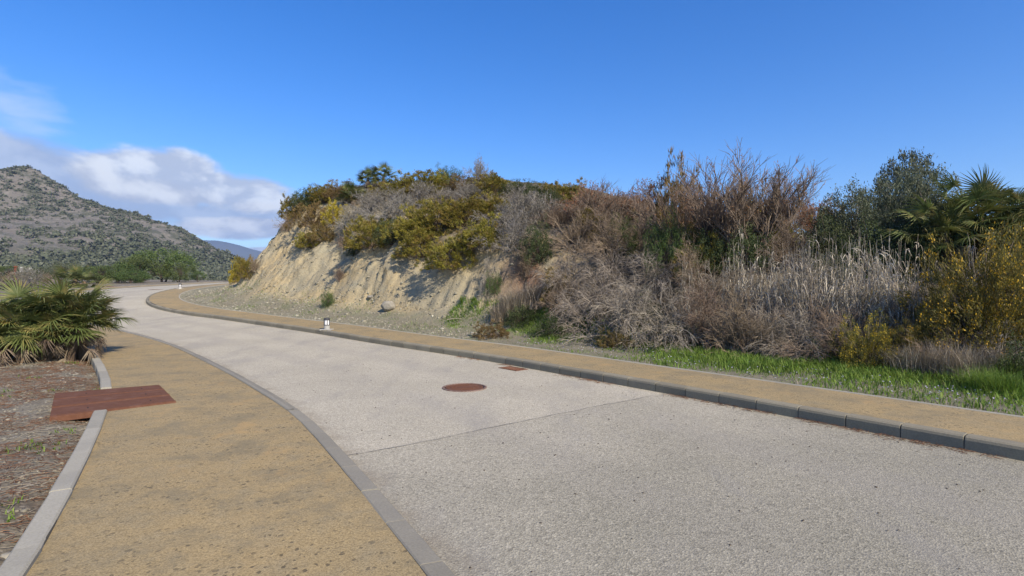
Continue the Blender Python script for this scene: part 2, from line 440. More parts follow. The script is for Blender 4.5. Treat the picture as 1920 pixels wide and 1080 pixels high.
m_leaf('gorse_leaf', [(.085, .09, .026), (.155, .145, .034), (.125, .12, .036), (.21, .165, .05)], (.24, .19, .03))
m_leaf('gorse_flower', [(.55, .36, .02), (.42, .26, .02), (.60, .42, .04)], None, .25)
m_leaf('dark_leaf', [(.034, .05, .018), (.065, .088, .03), (.045, .064, .023), (.10, .12, .045)], None, .2)
m_leaf('green_leaf', [(.05, .09, .022), (.085, .13, .035), (.065, .10, .03), (.12, .16, .05)], None, .3)
m_leaf('olive_leaf', [(.06, .075, .04), (.11, .125, .075), (.08, .095, .05), (.17, .18, .12)], None, .25)
m_leaf('carob_leaf', [(.05, .08, .024), (.095, .13, .04), (.07, .105, .03), (.145, .18, .06)], None, .25)
m_leaf('russet_leaf', [(.30, .14, .065), (.38, .20, .10), (.24, .13, .075), (.46, .22, .09)], None, .3)
m_leaf('sage_leaf', [(.19, .17, .135), (.26, .235, .19), (.17, .16, .115), (.31, .285, .225)], None, .25)
m_leaf('dry_twig', [(.185, .158, .128), (.28, .245, .20), (.145, .122, .098), (.37, .33, .275)], None, .0, 0, .85)
m_leaf('brown_twig', [(.155, .116, .082), (.235, .178, .128), (.125, .092, .066), (.30, .235, .172)], None, .0, 0, .85)
m_leaf('bare_twig', [(.13, .096, .075), (.185, .14, .112), (.105, .076, .06)], None, .0, 0, .85)
m_leaf('grey_twig', [(.22, .205, .19), (.30, .28, .26), (.19, .18, .165), (.36, .335, .31)], None, .0, 0, .85)
m_leaf('dark_bark', [(.055, .042, .034), (.09, .07, .055), (.075, .058, .045)], None, 0, 0, .9)
m_leaf('reed', [(.33, .285, .22), (.43, .38, .30), (.26, .22, .17), (.51, .455, .37)], None, .15)
m_leaf('dry_grass_blade', [(.27, .225, .16), (.38, .33, .25), (.21, .17, .12), (.44, .39, .31)], None, .25)
m_leaf('green_grass_blade', [(.10, .17, .024), (.155, .23, .038), (.125, .19, .03), (.22, .27, .06)], None, .4)
m_leaf('palm_leaf', [(.08, .115, .034), (.135, .165, .05), (.095, .125, .036), (.22, .215, .075)], (.24, .19, .07), .25, 0, .45)
m_leaf('palm_dead_leaf', [(.16, .12, .08), (.23, .18, .13), (.13, .095, .062), (.28, .23, .17)], None, .2)
m_leaf('palm_fibre', [(.10, .07, .045), (.17, .125, .08)], None, 0, 0, .95)
m_leaf('pine_needle', [(.19, .105, .055), (.25, .145, .075), (.15, .085, .045)], None, .1)
m_leaf('pebble', [(.17, .155, .115), (.235, .215, .165), (.14, .128, .098), (.31, .29, .235)], None, 0, 0, .9)
m_leaf('lilac_petal', [(.5, .48, .62), (.62, .60, .70), (.55, .5, .7)], None, .3)
m_leaf('far_shrub', [(.055, .066, .040), (.088, .098, .060), (.07, .08, .05), (.12, .125, .085)], None, 0, 0, .95)

# ------------------------------------------------------------------ ground sheet
def axis(a, b, fine, lo, hi, g=1.25):
    mid = list(np.arange(a, b + 1e-6, fine))
    x, st = b, fine
    right = []
    while x < hi:
        st *= g; x += st; right.append(x)
    x, st = a, fine
    left = []
    while x > lo:
        st *= g; x -= st; left.append(x)
    return np.array(left[::-1] + mid + right)
gx = axis(-16, 3, .16, -7000, 7000); gy = axis(-1, 22, .16, -400, 7500)
GX, GY = np.meshgrid(gx, gy, indexing='ij')
DE = np.interp(GY, CE[:, 1], CE[:, 0]) - GX            # metres to the left of the edging
lft = np.clip((DE - .1) / .5, 0, 1)
far = np.clip((GY - 60) / 60, 0, 1)
GZ = Zr(GY) - .10 + lft * (.105 + .02 * fbm(GX * 2.2, GY * 2.2, 4, 3)) + lft * np.clip((DE - 2) / 20, 0, 1) * .4 * (fbm(GX * .2, GY * .2, 3, 4) + .3)
GZ = np.where(GY > 90, Zr(GY) - .1 + far * .6 * fbm(GX * .03, GY * .03, 3, 5), GZ)
ground = add('ground', mk_mesh('ground', np.stack([GX, GY, GZ], -1).reshape(-1, 3), grid_faces(len(gx), len(gy)), MATS['dirt'], True), kind='structure')
def ground_z(x, y):
    de = np.interp(y, CE[:, 1], CE[:, 0]) - x
    l = np.clip((de - .1) / .5, 0, 1)
    return Zr(y) - .10 + l * .105 + l * np.clip((de - 2) / 20, 0, 1) * .4 * (fbm(x * .2, y * .2, 3, 4) + .3) + l * .02 * fbm(np.asarray(x) * 2.2, np.asarray(y) * 2.2, 4, 3)

# ------------------------------------------------------------------ road, kerbs, pavements
def resample(C, n):
    d = arclen(C); s = np.linspace(0, d[-1], n)
    return np.stack([np.interp(s, d, C[:, 0]), np.interp(s, d, C[:, 1])], 1)
def ribbon(A, B, m, dz, name, mat, n=420, amp=0):
    A = resample(A, n); B = resample(B, n)
    t = np.linspace(0, 1, m)[None, :, None]
    P = A[:, None] * (1 - t) + B[:, None] * t
    Z = Zr(P[..., 1]) + dz + (amp * fbm(P[..., 0] * .8, P[..., 1] * .8, 3, 9) if amp else 0)
    V = np.concatenate([P, Z[..., None]], -1).reshape(-1, 3)
    return mk_mesh(name, V, grid_faces(n, m), mat, True)
NR, NL, NE = normals(CR), normals(CL), normals(CE)
KW = .135
road = add('road', ribbon(CL, CR + NR * .05, 14, 0.0, 'road', MATS['asphalt'], amp=.004), kind='structure')
PWID = 1.45
la = road.data.attributes.new('lane', 'FLOAT', 'POINT')
la.data.foreach_set('value', np.tile(np.linspace(0, 1, 14), 420).astype(np.float32))
pav_r = add('pavement', ribbon(CR + NR * (KW - .03), CR + NR * PWID, 5, .118, 'pavement', MATS['ochre_path'], amp=.006), kind='structure')
pav_l = add('pavement', ribbon(CE + NE * .02, CL - NL * (KW - .03), 8, .022, 'pavement', MATS['ochre_path'], amp=.006), kind='structure')
# thin pale concrete lip at the back of the raised pavement
def sweep(C, N, prof, name, mat):
    V = []
    for o, z in prof:
        P = C + N * o
        V.append(np.c_[P, Zr(P[:, 1]) + z])
    V = np.stack(V, 1)
    return mk_mesh(name, V.reshape(-1, 3), grid_faces(len(C), len(prof), True), mat)
def kerb_row(name, C, N, length, prof, mat, mortar_prof, label_kind, u0=0.0, gap=.008, smax=1e9, breaks=()):
    """mortar bed as the kerb itself, each precast block a child"""
    dd = arclen(C); parts_ = []; lo_ = 0
    for b0, b1 in list(breaks) + [(1e9, 1e9)]:
        m_ = (dd >= lo_) & (dd <= b0); lo_ = b1
        V_ = np.stack([np.c_[(C + N * o_)[m_], Zr((C + N * o_)[m_, 1]) + z_] for o_, z_ in mortar_prof], 1)
        parts_.append((V_.reshape(-1, 3), grid_faces(int(m_.sum()), len(mortar_prof), True)))
    b_ = 0; VV, FF = [], []
    for V_, F_ in parts_:
        VV.append(V_); FF.append(F_ + b_); b_ += len(V_)
    k = add(name, mk_mesh(name, np.vstack(VV), np.vstack(FF), MATS['mortar']), kind='structure')
    # one straight block of unit profile, shared
    L = length - gap; b = .003
    V = []
    for x, inset in ((-L / 2, b), (-L / 2 + b, 0), (L / 2 - b, 0), (L / 2, b)):
        cx = sum(p[0] for p in prof) / len(prof); cz = sum(p[1] for p in prof) / len(prof)
        V.append([(x, p[0] + (cx - p[0]) * inset / .1, p[1] + (cz - p[1]) * inset / .1) for p in prof])
    mb = MB(); mb.loft(V)
    me = mb.mesh('kerb_block', mat)
    d = arclen(C); end = min(d[-1], smax)
    r = random.Random(4)
    lo = u0; spans = []
    for b0, b1 in breaks:
        spans.append((lo, b0)); lo = b1
    spans.append((lo, end))
    for sa, sb in spans:
        nb = max(1, round((sb - sa) / length)); step = (sb - sa) / nb
        for q in range(nb):
            s0_, s1_ = sa + q * step, sa + (q + 1) * step
            a = np.array([np.interp(s0_, d, C[:, i]) for i in (0, 1)]); e = np.array([np.interp(s1_, d, C[:, i]) for i in (0, 1)])
            c = (a + e) / 2
            o = add(label_kind, me, k)
            za, ze = float(Zr(a[1])), float(Zr(e[1]))
            dirv = Vector((e[0] - a[0], e[1] - a[1], ze - za)).normalized()
            up = Vector((0, 0, 1)); side = dirv.cross(up).normalized(); up = side.cross(dirv)
            # local x along, local y to the right of travel
            M = Matrix((dirv, side, up)).transposed().to_4x4() @ Matrix.Rotation(r.uniform(-.007, .007), 4, 'Z') @ Matrix.Diagonal((step / length, 1, 1, 1))
            M.translation = Vector((c[0], c[1], (za + ze) / 2 + r.uniform(-.003, .004)))
            o.matrix_local = M
    return k
# raised kerb on the hill side (profile: across, height)
kp = [(0, -.05), (0, .095), (.008, .118), (.028, .131), (KW, .133), (KW, -.05)]
kerb_row('kerb', CR, NR, .5, kp, MATS['kerb_concrete'], [(.006, -.05), (.006, .090), (.034, .125), (KW - .006, .127)], 'kerb_block', u0=.18, smax=75, gap=.011)
fp = [(-KW, -.06), (-KW, .028), (-KW + .01, .034), (-.012, .024), (0, .014), (0, -.06)]
kerb_row('kerb', CL, NL, .6, fp, MATS['flush_kerb_concrete'], [(-KW + .008, .0), (-KW + .008, .024), (-.01, .010), (-.008, -.03)], 'kerb_block', u0=.1, smax=85)
ep = [(-.10, -.08), (-.10, .045), (-.088, .056), (.018, .056), (.03, .045), (.03, -.08)]
PLATE = [(-5.22, 6.02), (-6.36, 7.42), (-5.33, 8.06), (-4.32, 6.86)]
def inside(p, poly):
    return all((poly[(i + 1) % 4][0] - poly[i][0]) * (p[1] - poly[i][1]) - (poly[(i + 1) % 4][1] - poly[i][1]) * (p[0] - poly[i][0]) < 0 for i in range(4))
_in = [q for q, p in zip(arclen(CE), CE) if inside(p, PLATE)]
edge_break = (min(_in) - .12, max(_in) + .12)
kerb_row('edging', CE, NE, 1.0, ep, MATS['edging_concrete'], [(-.096, .0), (-.096, .042), (-.085, .051), (.015, .051), (.026, .042), (.026, .0)], 'edging_block', u0=.3, gap=.005, smax=85, breaks=[edge_break])
add('pavement_lip', sweep(CR, NR, [(PWID - .01, .05), (PWID - .01, .128), (PWID + .045, .128), (PWID + .045, .0)], 'pavement_lip', MATS['edging_concrete']), kind='structure')
# outer kerb of the bend stands higher
add('outer_kerb', sweep(CL[int(70):], NL[int(70):], [(-KW - .005, .02), (-KW - .005, .035), (-.06, .036), (-.06, .02)], 'outer_kerb', MATS['flush_kerb_concrete']), kind='structure')

# ------------------------------------------------------------------ the cut bank beside the road
BC = CR + NR * (PWID + .03)
sd = arclen(CR)
i0 = int(np.argmin(np.hypot(CR[:, 0] - 4.43, CR[:, 1] - 4.615)))
S0 = sd[i0]
TK = {   # station s: list of (t, h) from the back of the pavement
    -14: [(0, 0), (2.8, .06), (4.2, .6), (6.0, 1.3), (9, 1.9), (14, 2.2), (24, 2.0)],
    2:   [(0, 0), (2.6, .06), (4.0, .6), (6.0, 1.4), (9, 2.2), (14, 2.7), (24, 2.6)],
    7:   [(0, 0), (2.4, .06), (3.4, .6), (5.0, 1.8), (8, 2.8), (13, 3.4), (24, 3.4)],
    11:  [(0, 0), (1.9, .08), (2.6, .5), (3.7, 2.1), (7.5, 3.7), (12, 4.5), (24, 4.6)],
    15:  [(0, 0), (1.4, .10), (2.2, .5), (3.8, 2.9), (7, 4.6), (11, 5.9), (24, 6.0)],
    20:  [(0, 0), (1.1, .12), (2.1, .6), (4.6, 3.8), (7, 5.4), (11, 7.1), (24, 7.4)],
    26:  [(0, 0), (1.2, .15), (2.4, .7), (5.6, 5.1), (7.2, 6.2), (11, 7.3), (24, 7.4)],
    31:  [(0, 0), (1.5, .15), (2.7, .7), (5.6, 5.2), (7.2, 6.1), (11, 6.6), (24, 6.6)],
    38:  [(0, 0), (1.8, .2), (3.2, .7), (6.5, 3.4), (8.5, 4.0), (12, 4.4), (24, 4.2)],
    50:  [(0, 0), (1.8, .2), (3.2, .6), (6.0, 1.8), (8.5, 2.4), (12, 2.8), (24, 2.6)],
    75:  [(0, 0), (1.8, .1), (3.2, .3), (6.0, .8), (8.5, 1.0), (12, 1.2), (24, 1.2)]}
_ks = np.array(sorted(TK)); _kt = np.array([[p[0] for p in TK[k]] for k in _ks]); _kh = np.array([[p[1] for p in TK[k]] for k in _ks])
def prof(s):
    T = np.array([np.interp(s, _ks, _kt[:, j]) for j in range(7)]); H = np.array([np.interp(s, _ks, _kh[:, j]) for j in range(7)])
    return T, H
def bank_pts(s, t):
    """s, t arrays -> xyz, plus the zone value (0 verge, 1 foot, 2 face, 3 above)"""
    s = np.asarray(s, float); t = np.asarray(t, float)
    T, H = prof(s)                                   # 7 x shape
    h = np.zeros_like(t); zone = np.zeros_like(t)
    for j in range(6):
        k = (t >= T[j]) & (t <= T[j + 1] + 1e-9)
        f = np.clip((t - T[j]) / np.maximum(T[j + 1] - T[j], 1e-6), 0, 1)
        h = np.where(k, H[j] + (H[j + 1] - H[j]) * f, h)
        zone = np.where(k, j + f, zone)
    h = np.where(t > T[6], H[6], h)
    face = np.clip(1 - np.abs(zone - 2.5) / 1.2, 0, 1)
    up = np.clip(zone - 1.2, 0, 1)
    rill = np.abs(fbm(s * .9, t * .25, 4, 11))
    dt = face * (.55 * fbm(s * .35, t * .3, 3, 12) +   .11 * (.35 - rill) + .20 * np.abs(fbm(s * 1.5, t * 1.3, 4, 17, .6)) + .26 * fbm(s * 3.2, t * 2.6, 4, 13, .65))
    lump = up * (.35 * fbm(s * .3, t * .3, 4, 14) + .10 * fbm(s * 2.1, t * 2.1, 3, 15)) + np.clip(zone * 1.2, 0, 1) * (1 - up) * .03 * fbm(s * 3, t * 3, 4, 16)
    face2 = .10 * face * fbm(s * 1.4, t * 3.5, 4, 18, .6) + .09 * face * fbm(s * 5.5, t * 4.5, 3, 19, .7)
    ss = s + S0
    bx = np.interp(ss, sd, BC[:, 0]); by = np.interp(ss, sd, BC[:, 1])
    nx = np.interp(ss, sd, NR[:, 0]); ny = np.interp(ss, sd, NR[:, 1])
    tt = t - dt
    x = bx + nx * tt; y = by + ny * tt
    fade = np.clip(1 - (t - 3) / 8, 0, 1)
    z = .10 + h + lump + face2 + (Zr(y) * fade + Zr(by) * (1 - fade))
    return np.stack([x, y, z], -1), zone
bs = np.concatenate([np.arange(-13, 5, .16), np.arange(5, 36, .085), np.arange(36, 74, .3)])
bt = np.concatenate([np.arange(0, 1.4, .14), np.arange(1.4, 7.5, .085), np.arange(7.5, 24.1, .3)])
BS, BT = np.meshgrid(bs, bt, indexing='ij')
BP, BZN = bank_pts(BS, BT)
bme = mk_mesh('hillside', BP.reshape(-1, 3), grid_faces(len(bs), len(bt), True), MATS['marl_bank'], True)
green_v = 0
red = np.exp(-((BS - 10.9) / 1.3) ** 2 - ((BZN - 2.7) / .6) ** 2) * 1.2 * np.clip(.6 + fbm(BS * 1.3, BT * 1.3, 3, 21), 0, 1)
bare = np.clip((BS - 8.5) / 1.5, 0, 1) * np.clip((3.5 + .8 * fbm(BS * .5, BT * .5, 3, 23) - BZN) / .5, 0, 1)
bare = np.maximum(bare, np.clip((BS - 24) / 3, 0, 1) * np.clip((4.4 - BZN) / .5, 0, 1))
grav = np.clip((1.9 + .5 * fbm(BS * .8, BT * .8, 3, 22) - BZN) / .7, 0, 1)
cl = bme.color_attributes.new('soil', 'FLOAT_COLOR', 'POINT')
cl.data.foreach_set('color', np.stack([np.clip(red, 0, 1), grav, np.maximum(bare, grav * .9), np.ones_like(bare)], -1).astype(np.float32).ravel())
hill = add('hillside', bme, kind='structure')
bvh = BVHTree.FromPolygons([tuple(p) for p in BP.reshape(-1, 3)], grid_faces(len(bs), len(bt)).tolist())
def on_bank(px, py, ymax=None):
    d = Vector(((px - 960) / 1000, 1, (540 - py) / 1000)).normalized()
    loc, n, i, dist = bvh.ray_cast(Vector((0, 0, CAM_H)), d)
    return loc
def bank_drop(x, y):
    loc, n, i, dist = bvh.ray_cast(Vector((x, y, 60)), Vector((0, 0, -1)))
    return loc

# ------------------------------------------------------------------ mountain and far ridge
mx_k = np.array([-1600, -1100, -800, -600, -520, -480, -452, -430, -405, -375, -350, -330, -307, -295, -280, -265, -245, -220, -150, 0, 400], float)
mh_k = np.array([60, 66, 75, 89, 99, 106, 111, 98, 82, 72, 67, 59.5, 52, 42, 34.5, 27, 16, 7, 3, 1, 1], float)
mx = np.concatenate([np.linspace(-1600, -620, 60), np.linspace(-612, -180, 230), np.linspace(-170, 400, 40)])
my = np.concatenate([np.linspace(95, 300, 90), np.linspace(303, 540, 120), np.linspace(550, 900, 30)])
def mount(X, Y):
    r = np.interp(X, mx_k, mh_k)
    t = np.clip((Y - 100) / 400, 0, None)
    p = np.where(t <= 1, .30 * t + .70 * t ** 1.7, 1 - 1.9 * (t - 1))
    up = np.clip((Y - 110) / 120, 0, 1) * np.clip(r / 30, 0, 1)
    return Zr(Y) - .2 + r * np.clip(p, 0, None) + up * (8.0 * fbm(X * .018, Y * .014, 4, 31) * np.clip(1.25 - t, .25, 1) + 1.7 * fbm(X * .09, Y * .09, 4, 32, .6))
MX, MY = np.meshgrid(mx, my, indexing='ij')
MZ = mount(MX, MY)
mountain = add('mountain', mk_mesh('mountain', np.stack([MX, MY, MZ], -1).reshape(-1, 3), grid_faces(len(mx), len(my)), MATS['mountain_rock'], True), kind='structure')
rx = np.linspace(-9000, 3000, 240)
rk = np.interp(rx, [-9000, -5000, -3000, -2600, -2300, -2060, -1880, -1500, -800, 3000], [300, 380, 420, 395, 372, 312, 268, 190, 120, 60])
ry = np.linspace(3600, 5600, 60)
RX, RY = np.meshgrid(rx, ry, indexing='ij')
w = np.clip(1 - np.abs(RY - 4200) / np.where(RY < 4200, 600, 1400), 0, 1)
RZ = rk[:, None] * w ** .8 + 30 * w * fbm(RX * .003, RY * .003, 5, 41) * (w < .97)
add('mountain', mk_mesh('distant_ridge', np.stack([RX, RY, RZ], -1).reshape(-1, 3), grid_faces(len(rx), len(ry)), MATS['distant_ridge'], True), kind='structure')

# shrubs dotted over the mountain, too many to count
ico_v, ico_f = None, None
def icosphere():
    t = (1 + 5 ** .5) / 2
    V = [(-1, t, 0), (1, t, 0), (-1, -t, 0), (1, -t, 0), (0, -1, t), (0, 1, t), (0, -1, -t), (0, 1, -t), (t, 0, -1), (t, 0, 1), (-t, 0, -1), (-t, 0, 1)]
    F = [(0, 11, 5), (0, 5, 1), (0, 1, 7), (0, 7, 10), (0, 10, 11), (1, 5, 9), (5, 11, 4), (11, 10, 2), (10, 7, 6), (7, 1, 8), (3, 9, 4), (3, 4, 2), (3, 2, 6), (3, 6, 8), (3, 8, 9), (4, 9, 5), (2, 4, 11), (6, 2, 10), (8, 6, 7), (9, 8, 1)]
    V = [np.array(v) / np.linalg.norm(v) for v in V]
    F2 = []; mid = {}
    def m(a, b):
        k = (min(a, b), max(a, b))
        if k not in mid:
            V.append(nrm(V[a] + V[b])); mid[k] = len(V) - 1
        return mid[k]
    for a, b, c in F:
        x, y, z = m(a, b), m(b, c), m(c, a)
        F2 += [(a, x, z), (b, y, x), (c, z, y), (x, y, z)]
    return np.array(V), np.array(F2)
ico_v, ico_f = icosphere()
def blobs(C, R, rngl, jag=.3, flat=.75):
    n = len(C); k = len(ico_v)
    V = ico_v[None] * (1 + rngl.uniform(-jag, jag, (n, k, 1)))
    V = V * R[:, None, None] * np.array([1, 1, flat])[None, None]
    V = V * rngl.uniform(.75, 1.3, (n, 1, 3)) + C[:, None]
    F = ico_f[None] + (np.arange(n) * k)[:, None, None]
    return V.reshape(-1, 3), F.reshape(-1, 3)
n = 80000
X = rng.uniform(-620, -150, n); Y = 105 + 410 * rng.uniform(0, 1, n) ** .75
u = X / Y
hgt = mount(X, Y)
dens = .72 + 2.0 * fbm(X * .033, Y * .026, 5, 51, .7) + .9 * fbm(X * .006, Y * .006, 2, 52)
dens += np.clip((38 - hgt) / 18, 0, 1.3)
ridge_d = np.exp(-((Y - 497) / 10) ** 2) * .35
keep = (u > -1.2) & (u < -.42) & (rng.uniform(0, 1, n) < np.clip(dens * .42 + ridge_d, .03, 1))
X, Y, hgt = X[keep][:17000], Y[keep][:17000], hgt[keep][:17000]
R = .45 + 2.6 * rng.uniform(0, 1, len(X)) ** 2.6 * (1 + .5 * (hgt < 40)) * np.clip(Y / 330, .45, 1.1)
q = 20
rd = rng.normal(size=(len(X), q, 3)); rd = nrm(rd) * rng.uniform(.35, 1, (len(X), q, 1)); rd[..., 2] = np.abs(rd[..., 2]) * .9
cen = np.stack([X, Y, hgt], -1)[:, None] + rd * R[:, None, None]
fz = cen.reshape(-1, 3); fr_ = np.repeat(R, q) * .62
d1 = nrm(rng.normal(size=fz.shape)); d2 = nrm(np.cross(d1, rng.normal(size=fz.shape)))
V = np.stack([fz - d1 * fr_[:, None] * .5, fz + d2 * fr_[:, None] * .4, fz + d1 * fr_[:, None] * .5, fz - d2 * fr_[:, None] * .4], 1).reshape(-1, 3)
F = np.arange(len(V)).reshape(-1, 4)
add('mountain_scrub', mk_mesh('mountain_scrub', V, F, MATS['far_shrub']), kind='stuff', label='dark green scrub dotted over the rocky mountain', cat='scrub')

# ------------------------------------------------------------------ plant building kit
def tubes(P, R, sides=3):
    """P (n,k,3) centre lines, R (n,k) radii -> quads"""
    n, k, _ = P.shape
    T = nrm(np.gradient(P, axis=1))
    ref = np.where(np.abs(T[..., 2:3]) < .9, np.array([0, 0, 1.0]), np.array([1.0, 0, 0]))
    A = nrm(np.cross(T, ref)); B = np.cross(T, A)
    ang = np.arange(sides) * 2 * math.pi / sides
    V = P[:, :, None] + R[:, :, None, None] * (A[:, :, None] * np.cos(ang)[:, None] + B[:, :, None] * np.sin(ang)[:, None])
    i = np.arange(n)[:, None, None] * k * sides; j = np.arange(k - 1)[None, :, None] * sides; s = np.arange(sides)[None, None]
    s2 = (s + 1) % sides
    F = np.stack([i + j + s, i + j + s2, i + j + sides + s2, i + j + sides + s], -1).reshape(-1, 4)
    return V.reshape(-1, 3), F
def cat_(parts):
    Vs, Fs, b = [], [], 0
    for V, F in parts:
        Vs.append(V); Fs.append(F + b); b += len(V)
    return np.vstack(Vs), np.vstack(Fs)
def rdir(r, n):
    return nrm(r.normal(size=(n, 3)))
def stems(r, n, h, spread, K=6, base=.12, droop=.0, rad0=.02, wob=.06, tilt_pow=1.0):
    a = r.uniform(0, 2 * math.pi, n); tl = (r.uniform(0, 1, n) ** tilt_pow) * spread
    d = np.stack([np.sin(tl) * np.cos(a), np.sin(tl) * np.sin(a), np.cos(tl)], -1)
    L = h * r.uniform(.65, 1.1, n) 
    p0 = np.stack([r.normal(0, base, n), r.normal(0, base, n), np.full(n, -.05)], -1)
    v = np.linspace(0, 1, K)[None, :, None]
    P = p0[:, None] + d[:, None] * (L[:, None, None] * v) + np.array([0, 0, -1.0]) * droop * (L[:, None, None] * v ** 2)
    P = P + np.cumsum(r.normal(0, wob, (n, K, 3)) * (L[:, None, None] / K), 1) * np.minimum(v * 3, 1)
    R = rad0 * r.uniform(.7, 1.2, n)[:, None] * np.linspace(1, .3, K)[None]
    return P, R
def grow(r, P, R, n, L, ang, up=.0, droop=0.0, K=4, rr=.55, umin=.2, umax=1.0, wob=.08, minr=.0015):
    m, k, _ = P.shape
    wgt = np.linalg.norm(P[:, -1] - P[:, 0], axis=-1); wgt = wgt / wgt.sum()
    idx = r.choice(m, n, p=wgt); u = r.uniform(umin, umax, n) * (k - 1)
    a = np.minimum(u.astype(int), k - 2); f = (u - a)[:, None]
    p0 = P[idx, a] * (1 - f) + P[idx, a + 1] * f
    T = nrm(P[idx, a + 1] - P[idx, a])
    per = nrm(np.cross(T, rdir(r, n)))
    an = ang * r.uniform(.5, 1.3, n)[:, None]
    d = nrm(T * np.cos(an) + per * np.sin(an) + np.array([0, 0, up]))
    ll = L * r.uniform(.55, 1.25, n)[:, None, None]
    v = np.linspace(0, 1, K)[None, :, None]
    Q = p0[:, None] + d[:, None] * ll * v + np.array([0, 0, -droop]) * ll * v ** 2
    Q = Q + np.cumsum(r.normal(0, wob, (n, K, 3)), 1) * ll / K * np.minimum(v * 3, 1)
    r0 = np.maximum((R[idx, a] * rr), minr)
    return Q, r0[:, None] * np.linspace(1, .4, K)[None]
def leaf_on(r, P, per, L, W, ang=.7, umin=.1, jitter=.0):
    m, k, _ = P.shape; n = m * per
    idx = np.repeat(np.arange(m), per); u = r.uniform(umin, 1, n) * (k - 1)
    a = np.minimum(u.astype(int), k - 2); f = (u - a)[:, None]
    p0 = P[idx, a] * (1 - f) + P[idx, a + 1] * f
    if jitter: p0 = p0 + r.normal(0, jitter, (n, 3))
    T = nrm(P[idx, a + 1] - P[idx, a])
    per_ = nrm(np.cross(T, rdir(r, n)))
    an = ang * r.uniform(.4, 1.4, n)[:, None]
    d = nrm(T * np.cos(an) + per_ * np.sin(an))
    return leaf_at(r, p0, d, L, W)
def leaf_at(r, p0, d, L, W):
    n = len(p0)
    s = nrm(np.cross(d, rdir(r, n)))
    l = (L * r.uniform(.6, 1.3, n))[:, None]; w_ = (W * r.uniform(.7, 1.2, n))[:, None]
    V = np.stack([p0, p0 + d * l * .5 + s * w_ / 2, p0 + d * l, p0 + d * l * .5 - s * w_ / 2], 1)
    F = np.arange(n * 4).reshape(n, 4)
    return V.reshape(-1, 3), F
def tm(name, VF, mat):
    return mk_mesh(name, VF[0], VF[1], MATS[mat])

SPEC = {}
def spec(name, variants):
    SPEC[name] = variants
def dome(r, n, lump=.30, flat=1.0, zmin=-.12, rmin=.55):
    d = rdir(r, n * 3); d = d[d[:, 2] > zmin][:n]; n = len(d)
    ph = r.uniform(0, 6.28, 6)
    lu = 1 + lump * (np.sin(d[:, 0] * 4.3 + ph[0]) * np.sin(d[:, 1] * 4.1 + ph[1]) + .6 * np.sin(d[:, 2] * 6 + d[:, 0] * 5 + ph[2]) * np.sin(d[:, 1] * 7 + ph[3]))
    rr_ = (rmin + (1 - rmin) * r.uniform(0, 1, n) ** .55) * lu
    return d, d * rr_[:, None] * np.array([.86, .86, .92 * flat]) + np.array([0, 0, .06])
def dome_branches(r, c, k=90, rad0=.013):
    """curved limbs from the root to some tufts"""
    k = min(k, len(c)); q = c[r.choice(len(c), k, replace=False)]
    v = np.linspace(0, 1, 6)[None, :, None]
    b = np.c_[r.normal(0, .06, (k, 2)), np.full(k, -.05)]
    mid = q * np.array([.42, .42, .75])
    P = b[:, None] * (1 - v) ** 2 + mid[:, None] * 2 * v * (1 - v) + q[:, None] * v ** 2
    P = P + r.normal(0, .018, P.shape) * np.minimum(v * 2, 1)
    R = rad0 * r.uniform(.5, 1.2, (k, 1)) * np.linspace(1, .22, 6)[None]
    return tubes(P, R, 4)
def burst(r, c, d, per, L, W, cone=.75, jit=.02):
    n = len(c) * per
    p = np.repeat(c, per, 0) + r.normal(0, jit, (n, 3)); dd = np.repeat(d, per, 0)
    u = nrm(dd + rdir(r, n) * cone * r.uniform(.3, 1.2, (n, 1)))
    return leaf_at(r, p - u * L * .3, u, L, W)
def sp_broom(seed, leaf, n_t=380, per=28, ll=.095, lw=.021, twig='brown_twig', flowers=None, lump=.34, cone=.85, rmin=.5, extra=None):
    r = np.random.default_rng(seed)
    d, c = dome(r, n_t, lump, rmin=rmin)
    d = nrm(d * np.array([1, 1, .8]) + np.array([0, 0, .35]) + r.normal(0, .25, d.shape))
    out = [('branches', tm('bush_branches', dome_branches(r, c), twig)), ('foliage', tm('bush_foliage', burst(r, c, d, per, ll, lw, cone, .035), leaf))]
    if flowers:
        k = r.choice(len(c), int(len(c) * .5), replace=False)
        out.append(('flowers', tm('bush_flowers', burst(r, c[k] + d[k] * .035, d[k], 9, .028, .020, 1.2, .028), flowers)))
    return out
spec('broom', [sp_broom(s, 'broom_leaf') for s in (1, 2, 3)])
spec('brown_broom', [sp_broom(s, 'broom_brown_leaf', 300, 24) for s in (4, 5)])
spec('yellow_broom', [sp_broom(s, 'yellow_broom_leaf', 300, 26) for s in (6,)])
spec('gorse', [sp_broom(s, 'gorse_leaf', 700, 30, .06, .010, 'brown_twig', 'gorse_flower', .4, .9, .4) for s in (7, 8)])
def sp_leafy(seed, leaf, L, W, n_t=300, per=30, twig='dark_bark', lump=.32, rmin=.45):
    r = np.random.default_rng(seed)
    d, c = dome(r, n_t, lump, rmin=rmin)
    return [('branches', tm('leafy_branches', dome_branches(r, c, 80), twig)), ('foliage', tm('leafy_foliage', burst(r, c, d, per, L, W, 1.6, .05), leaf))]
spec('dark_shrub', [sp_leafy(s, 'dark_leaf', .05, .024) for s in (11, 12)])
spec('green_shrub', [sp_leafy(s, 'green_leaf', .08, .012, 330, 30) for s in (13,)])
spec('olive_shrub', [sp_leafy(s, 'olive_leaf', .055, .018, 380, 34, 'dry_twig') for s in (14, 15)])
